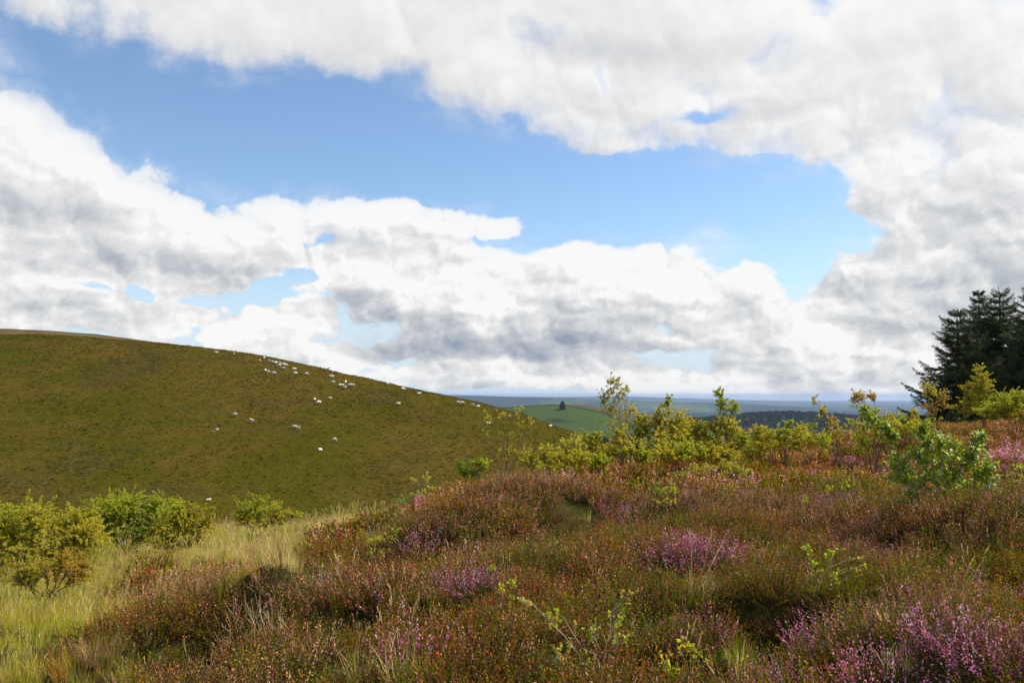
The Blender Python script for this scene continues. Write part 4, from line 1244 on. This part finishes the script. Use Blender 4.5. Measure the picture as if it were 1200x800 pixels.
def spruce(seed, label, px, Y, top_py, half_px, bare=.0):
    rng = np.random.default_rng(seed)
    bx = (px - 600) / F * Y
    bz = float(ground_z(np.array([bx]), np.array([Y]))[0]) - .1
    H = pix(px, top_py, Y)[2] - bz; Rm = half_px / F * Y
    tr, cr = Geo(), Geo()
    t = np.linspace(0, 1, 14)
    trunk = np.stack([np.cumsum(rng.normal(0, .012, 14)), np.cumsum(rng.normal(0, .012, 14)), t * H], -1)
    tr.tube(trunk, .17 * (1 - t) ** .9 + .008, (.075, .052, .038), 8)
    e = tag(empty('spruce_tree', (bx, Y, bz)), label, 'tree', 'dark spruces at the right edge')
    z = .35
    P_, A_, N_, L_, W_, C_ = [], [], [], [], [], []

    def twig(p, d, L, w):
        P_.append(p); A_.append(d); L_.append(L); W_.append(w)
    while z < H - .25:
        fr = z / H
        nb = rng.integers(5, 8)
        a0 = rng.uniform(0, 6.28)
        for k in range(nb):
            az_ = a0 + k * 6.283 / nb + rng.normal(0, .18)
            bl = (Rm * (1 - fr) ** .80 * rng.uniform(.50, 1.25) + .10) * (1.0 if fr > .1 else .85)
            rise = np.interp(fr, [0, .35, .7, .95, 1], [-.30, -.12, .15, .55, .9]) + rng.normal(0, .07)
            o = np.array([math.cos(az_), math.sin(az_), 0])
            n = max(4, int(bl / .16))
            q = np.linspace(0, 1, n + 1)[:, None]
            pts = np.array([np.interp(z, trunk[:, 2], trunk[:, 0]), np.interp(z, trunk[:, 2], trunk[:, 1]), z]) + o * bl * q + np.array([0, 0, 1]) * bl * (rise * q + (.30 if fr < .75 else .1) * q ** 2.6 - .10 * q * (1 - q))
            pts[1:-1] += rng.normal(0, .015, (n - 1, 3))
            tr.tube(pts, np.linspace(.022, .004, n + 1) * (.5 + .5 * bl / Rm), (.07, .05, .035), 4)
            side = np.cross(o, [0, 0, 1.])
            for i in range(1, n + 1):
                d0 = pts[i] - pts[i - 1]; d0 /= np.linalg.norm(d0)
                twig(pts[i - 1], d0, np.linalg.norm(pts[i] - pts[i - 1]) * 1.3, .075)
                f_ = i / n
                for sg in (-1, 1):
                    for rep in range(2):
                        sl_ = bl * .46 * (1 - f_) ** .8 * rng.uniform(.5, 1.2) + .10
                        d = d0 * rng.uniform(.5, 1.0) + side * sg * rng.uniform(.7, 1.0) + np.array([0, 0, rng.uniform(-.55, .05)])
                        d /= np.linalg.norm(d)
                        m = max(1, int(sl_ / .16))
                        p = pts[i - 1] + (pts[i] - pts[i - 1]) * rng.uniform(0, 1)
                        for s in range(m):
                            d2 = d + np.array([0, 0, .05 * s]) + rng.normal(0, .06, 3); d2 /= np.linalg.norm(d2)
                            twig(p, d2, sl_ / m * 1.25, .07)
                            if s and rng.uniform() < .9:
                                d3 = d2 + (d0 if rng.uniform() < .5 else -side * sg * .3 + d0) * .9 + np.array([0, 0, -.3]); d3 /= np.linalg.norm(d3)
                                twig(p, d3, .14 * rng.uniform(.6, 1.2), .06)
                            p = p + d2 * sl_ / m
        z += np.interp(fr, [0, .7, 1], [.34, .36, .42]) * rng.uniform(.75, 1.15)
    # leader
    twig(np.array([trunk[-1, 0], trunk[-1, 1], H - .45]), np.array([0, 0, 1.]), .28, .06); twig(np.array([trunk[-1, 0], trunk[-1, 1], H - .25]), np.array([0, 0, 1.]), .25, .035)
    P = np.array(P_); A = np.array(A_); L = np.array(L_); W = np.array(W_)
    n = len(P)
    col = pick(rng, NC, n, .25)
    # each shoot: needles set all round it, five pairs of narrow blades
    for k in range(4):
        u = (k + .5) / 4
        for s in range(3):
            nr = runit(rng, n); ax = A * .75 + np.cross(A, nr) * .75
            cr.leaves(P + A * (L * u)[:, None], ax, runit(rng, n), L * .34 + .03, W * .34, col * rng.uniform(.8, 1.2), fold=.1)
    tr.build('trunk', SBARK, e); cr.build('crown', NEEDLE, e)
    return e


spruce(61, 'shorter spruce at the left of the dark spruces, its drooping branches reaching furthest left', 1124, 46, 361, 66)
spruce(62, 'second spruce from the left among the dark spruces, behind the shorter one', 1152, 52, 340, 62)
spruce(63, 'tallest dark spruce in the middle of the spruces, its twin leading shoots against the cloud', 1172, 50, 336, 72)
spruce(64, 'rightmost dark spruce, cut by the right edge of the photo', 1214, 46, 334, 74)

# ------------------------------------------------------------------ sheep
WOOL, wnt, wo = new_mat('wool')
wa = wnt.nodes.new('ShaderNodeAttribute'); wa.attribute_name = 'tint'
plant_shader(wnt, wo, S(wnt, wa.outputs['Color']), 0, .95, .05)


def sheep_mesh(pose):
    """one continuous skinned body: trunk, neck, head with ears, four jointed legs"""
    V, Rd, E = [], [], []

    def v(p, r): V.append(p); Rd.append(r); return len(V) - 1

    def chain(a, pts):
        for p, r in pts:
            b = v(p, r); E.append((a, b)); a = b
        return a
    zb = .62 if pose != 'lying' else .36
    hip = v((-.38, 0, zb + .02), .22)
    mid = chain(hip, [((-.1, 0, zb), .27), ((.18, 0, zb - .01), .26)])
    sh = chain(mid, [((.40, 0, zb + .03), .21)])
    chain(hip, [((-.60, 0, zb + .02), .11), ((-.66, 0, zb - .14), .05)])
    if pose == 'grazing':
        nk = chain(sh, [((.60, 0, zb - .12), .13), ((.74, 0, zb - .34), .095)])
        hd = chain(nk, [((.82, 0, zb - .44), .085), ((.90, 0, zb - .53), .055)])
        ear = (.73, .13, zb - .33)
    else:
        nk = chain(sh, [((.56, 0, zb + .18), .13), ((.64, 0, zb + .32), .10)])
        hd = chain(nk, [((.74, 0, zb + .36), .085), ((.86, 0, zb + .30), .055)])
        ear = (.62, .15, zb + .38)
    for s in (-1, 1):
        chain(nk, [((ear[0], s * ear[1], ear[2]), .028)])
        if pose == 'lying':
            chain(sh, [((.40, s * .16, .16), .08), ((.56, s * .18, .07), .045), ((.40, s * .2, .05), .035)])
            chain(hip, [((-.36, s * .2, .17), .11), ((-.14, s * .26, .08), .05), ((-.36, s * .28, .05), .035)])
        else:
            st = .05 * s
            chain(sh, [((.38, s * .13, .40), .085), ((.39 + st, s * .13, .20), .042), ((.39 + st, s * .13, .02), .036)])
            chain(hip, [((-.36, s * .14, .42), .11), ((-.50 - st, s * .14, .25), .045), ((-.44 - st, s * .14, .02), .036)])
    me = bpy.data.meshes.new('sheep'); me.from_pydata(V, E, [])
    o = bpy.data.objects.new('sheep', me); COL.objects.link(o)
    md = o.modifiers.new('skin', 'SKIN')
    for i, r in enumerate(Rd): me.skin_vertices[0].data[i].radius = (r, r)
    me.skin_vertices[0].data[0].use_root = True
    sb = o.modifiers.new('sub', 'SUBSURF'); sb.levels = 2; sb.render_levels = 2
    dg = bpy.context.evaluated_depsgraph_get()
    m2 = bpy.data.meshes.new_from_object(o.evaluated_get(dg))
    bpy.data.objects.remove(o)
    co = np.empty(len(m2.vertices) * 3, np.float32); m2.vertices.foreach_get('co', co); co = co.reshape(-1, 3)
    wool = (co[:, 2] > (zb - .24)) & (co[:, 0] < .60)
    no = np.empty(len(co) * 3, np.float32); m2.vertices.foreach_get('normal', no); no = no.reshape(-1, 3)
    co = co + no * (wool[:, None] * (.03 + .035 * vnoise(co[:, :1] * 9 + co[:, 2:] * 3, co[:, 1:2] * 9 + co[:, 2:] * 8, 5)))
    m2.vertices.foreach_set('co', co.ravel().astype(np.float32))
    a = m2.color_attributes.new('tint', 'FLOAT_COLOR', 'POINT')
    c = np.ones((len(co), 4), np.float32); c[:, :3] = np.where(wool[:, None], (.70, .64, .52), (.40, .33, .26))
    a.data.foreach_set('color', c.ravel())
    m2.materials.clear(); m2.materials.append(WOOL)
    m2.polygons.foreach_set('use_smooth', np.ones(len(m2.polygons), bool))
    m2.update()
    return m2


SM = {k: sheep_mesh(k) for k in ('standing', 'grazing', 'lying')}
CL1 = 'white sheep in the dense flock high on the hill, just below the skyline'
CL2 = 'white sheep in the loose row left of centre of the ridge, below the dense flock'
CL3 = 'white sheep in the middle flock on the ridge, right of the dense flock'
CL4 = 'tiny white sheep on the lower end of the ridge, left of the sparse sapling'
SHEEP = [
    (253, 414, 'g', 'tiny white sheep furthest left on the skyline of the green hill'), (274, 415.5, 's', 'tiny white sheep on the skyline between the furthest left sheep and the dense flock'),
    (304.5, 423, 'g', CL1), (309.5, 420.5, 's', CL1), (315, 423, 'g', CL1), (319, 424.5, 'g', CL1), (323, 425.5, 's', CL1), (327.5, 425.8, 'g', CL1), (327, 429, 'g', CL1), (331.5, 427.5, 's', CL1), (334.5, 428.5, 'g', CL1), (332, 432, 'g', CL1),
    (311, 434.5, 'g', CL2), (314.5, 436.5, 's', CL2), (321, 438, 'g', CL2),
    (345, 433, 'g', 'upper white sheep of the pair right of the dense flock'), (346, 438, 's', 'lower white sheep of the pair right of the dense flock'), (359, 438.5, 'g', 'dull sheep by itself between the dense flock and the middle flock'),
    (380.5, 433, 'g', 'left tiny sheep of the pair on the skyline above the middle flock'), (383.8, 433.4, 's', 'right tiny sheep of the pair on the skyline above the middle flock'),
    (388.5, 442, 's', 'white sheep alone above the left end of the middle flock'), (390, 448.5, 'g', CL3), (398, 452, 'g', CL3), (401, 452, 's', CL3), (405, 448.5, 's', CL3), (404, 454.8, 'g', CL3), (409.8, 452, 'g', CL3), (413, 452.2, 'g', CL3),
    (368.5, 469, 's', 'white sheep at the left of the three under the middle flock'), (373.5, 472.5, 'g', 'lowest white sheep of the three under the middle flock'), (386.5, 467.5, 'g', 'white sheep at the right of the three under the middle flock'),
    (421, 441.5, 'g', 'tiny sheep on the skyline just right of the middle flock'), (432, 444, 'g', 'tiny dull sheep on the skyline, second right of the middle flock'), (454, 450.5, 's', 'tiny white sheep on the ridge, halfway between the middle flock and the sparse sapling'),
    (472.5, 456.5, 'g', CL4), (491, 462, 's', CL4), (466.5, 474, 'g', 'white sheep by itself on the slope below the lower end of the ridge'),
    (537, 472.5, 'g', CL4), (542, 472.5, 'g', CL4), (554, 475.5, 's', CL4), (560, 477, 'g', CL4), (572, 496, 'l', 'white sheep seen through the sparse thin sapling'), (645, 500, 'g', 'white sheep at the far right foot of the hill, before the farm fields'),
    (275, 487, 'g', 'left one of the two white sheep in mid-slope, beside the grey stones'), (295, 494, 's', 'right one of the two white sheep in mid-slope, above the grey stones'),
    (345.5, 501, 'g', 'larger white sheep of the close pair on the lower slope'), (350, 502.5, 's', 'smaller white sheep of the close pair on the lower slope'),
    (392, 516.5, 'g', 'white sheep walking upslope, low on the hill right of the close pair'), (375, 527.5, 'l', 'pinkish-white sheep lying down, lowest on the open slope'), (244.5, 586, 'l', 'white sheep at the foot of the hill, between the left thicket and the airy bush'),
]
GRP = {CL1: 'dense flock below the skyline', CL2: 'row below the dense flock', CL3: 'middle flock on the ridge', CL4: 'sheep on the lower ridge'}
rs = random.Random(5)
first = {}
for (px, py, po, lab) in SHEEP:
    k = {'g': 'grazing', 's': 'standing', 'l': 'lying'}[po]
    p = hit(hill_z, px, py + 1.2, 100, 300, 2500)
    if k not in first:
        o = bpy.data.objects.new('sheep', SM[k]); first[k] = o
    else:
        o = first[k].copy()
    COL.objects.link(o)
    o.location = (p[0], p[1], float(hill_z(p[:1], p[1:2])[0]) + .10)
    o.rotation_euler = (0, 0, rs.choice([0, math.pi]) + rs.gauss(0, .7))
    q = rs.uniform(.82, 1.02) * (.6 if py > 580 else 1.0)
    o.scale = (q, q, q)
    if 'group' in o.keys(): del o['group']
    tag(o, lab, 'sheep', GRP.get(lab, 'sheep grazing on the hill'))

# grey stones on the slope
STONE = mat_simple('grey_stone', (.16, .15, .13), (.30, .28, .25), 6, bump=.03)


def stone(seed, loc, sc, label, group=None):
    rng = np.random.default_rng(seed)
    import bmesh
    bm = bmesh.new(); bmesh.ops.create_icosphere(bm, subdivisions=3, radius=1)
    pl = [(runit(rng, 1)[0], rng.uniform(.55, .85)) for _ in range(9)]
    for w in bm.verts:
        c = np.array(w.co)
        for nrm, dd in pl:
            ex = c @ nrm - dd
            if ex > 0: c = c - nrm * ex
        w.co = c * np.array(sc)
    me = bpy.data.meshes.new('stone'); bm.to_mesh(me); bm.free()
    me.materials.append(STONE)
    o = bpy.data.objects.new('stone', me); COL.objects.link(o); o.location = loc; o.rotation_euler = (0, 0, rng.uniform(0, 6))
    return tag(o, label, 'stone', group)


for i, (px, py, sz, lab) in enumerate([(254.5, 503.5, .55, 'largest grey stone on the slope, below and left of the two mid-slope sheep'), (250, 506, .35, 'small grey stone just below the largest stone on the slope'), (258, 497, .4, 'small grey stone just above the largest stone on the slope')]):
    p = hit(hill_z, px, py, 110, 300)
    stone(70 + i, p + np.array([0, 0, .12]), (sz * 1.3, sz, sz * .55), lab)

# ------------------------------------------------------------------ far woods
WOODM = mat_simple('wood_canopy', (.012, .022, .008), (.030, .045, .014), .35)


def far_tree(seed, conifer):
    rng = np.random.default_rng(seed); g = Geo()
    n = 60
    if conifer:
        h = rng.uniform(0, 1, n) ** .8; r = (1 - h) * .26 + .02; a = rng.uniform(0, 6.28, n)
        c = np.stack([np.cos(a) * r, np.sin(a) * r, h], -1); s = .10 + .14 * (1 - h)
    else:
        d = runit(rng, n); c = d * np.array([.42, .42, .36]) * rng.uniform(.5, 1, (n, 1)) ** .5 + np.array([0, 0, .58]); s = np.full(n, .2)
    for k in range(2):
        g.leaves(c, runit(rng, n), runit(rng, n), s * 1.6, s * 1.2, np.full((n, 3), .03), fold=.3)
    g.tube([(0, 0, -.1), (0, 0, .5), (0, 0, .9)], [.03, .025, .01], (.03, .025, .02), 4)
    return g.build('far_tree', WOODM, link=False)


ft = [far_tree(80 + k, k < 3) for k in range(6)]
rng = np.random.default_rng(14)


def surface_xy(obj, x, y):
    """height of a grid terrain under (x, y)"""
    ok, loc, nr, i = obj.ray_cast(Vector((x, y, 2000)), Vector((0, 0, -1)))
    return loc.z if ok else None


def woods(name, obj, n, sampler, hgt, kinds):
    P, Sx, I = [], [], []
    for _ in range(n):
        x, y = sampler()
        z = surface_xy(obj, x, y)
        if z is None: continue
        h = hgt * rng.uniform(.7, 1.2); w_ = h * rng.uniform(.8, 1.2)
        P.append((x, y, z - .3)); Sx.append((w_, w_, h)); I.append(kinds[rng.integers(len(kinds))])
    P = np.array(P)
    return scatter(name, ft, P, np.stack([np.zeros(len(P)), np.zeros(len(P)), rng.uniform(0, 6.28, len(P))], -1), np.array(Sx), np.array(I))


bpy.context.view_layer.update()
FH = bpy.data.objects['farmed_hill']; WH = bpy.data.objects['wooded_hill']; PLN = bpy.data.objects['plain']


def s_plant():
    while True:
        y = rng.uniform(1480, 1980); x = (rng.uniform(600, 745) - 600) / F * y
        e = 1700 + 120 * vnoise(np.array([x / 130]), np.array([.5]), 9)[0] + (x - 130) * .9
        if y < e + 130: return x, y


woods('plantation', FH, 3500, s_plant, 13, [0, 1, 2])


def s_wood():
    y = rng.uniform(2500, 3500); return (rng.uniform(800, 1080) - 600) / F * y, y


woods('far_woodland', WH, 2600, s_wood, 14, [1, 3, 4, 5])
cl_ = [(rng.uniform(-.12, .62), math.exp(rng.uniform(math.log(5200), math.log(16000))), rng.uniform(60, 500), rng.uniform(20, 90)) for _ in range(330)]


def s_hedge():
    s, y, lx, ly = cl_[rng.integers(len(cl_))]
    return s * y + rng.normal(0, lx), y + rng.normal(0, ly)


woods('distant_woods', PLN, 7000, s_hedge, 17, [3, 4, 5])

# one clump of tall dark trees on the skyline of the green field
def lone_clump():
    y = 2150; x = (659 - 600) / F * y
    z = surface_xy(FH, x, y) or -30
    rng2 = np.random.default_rng(90); g, tr = Geo(), Geo()
    n = 420; h = rng2.uniform(.1, 1, n); a = rng2.uniform(0, 6.28, n); r = np.sqrt(rng2.uniform(0, 1, n)) * (7.5 * (1 - h * .75)) * (1 + .5 * np.sin(a * 3))
    c = np.stack([np.cos(a) * r, np.sin(a) * r, h * 19], -1)
    for _ in range(2): g.leaves(c, runit(rng2, n), runit(rng2, n), 3.0, 2.2, np.full((n, 3), .03), fold=.3)
    tr.tube([(0, 0, -1), (.1, 0, 8), (0, 0, 17)], [.5, .35, .15], (.05, .04, .03), 6)
    e = tag(empty('dark_tree', (x, y, z)), 'tall dark tree standing in the far green field beyond the hill', 'tree')
    g.build('crown', WOODM, e); tr.build('trunk', SBARK, e)


lone_clump()
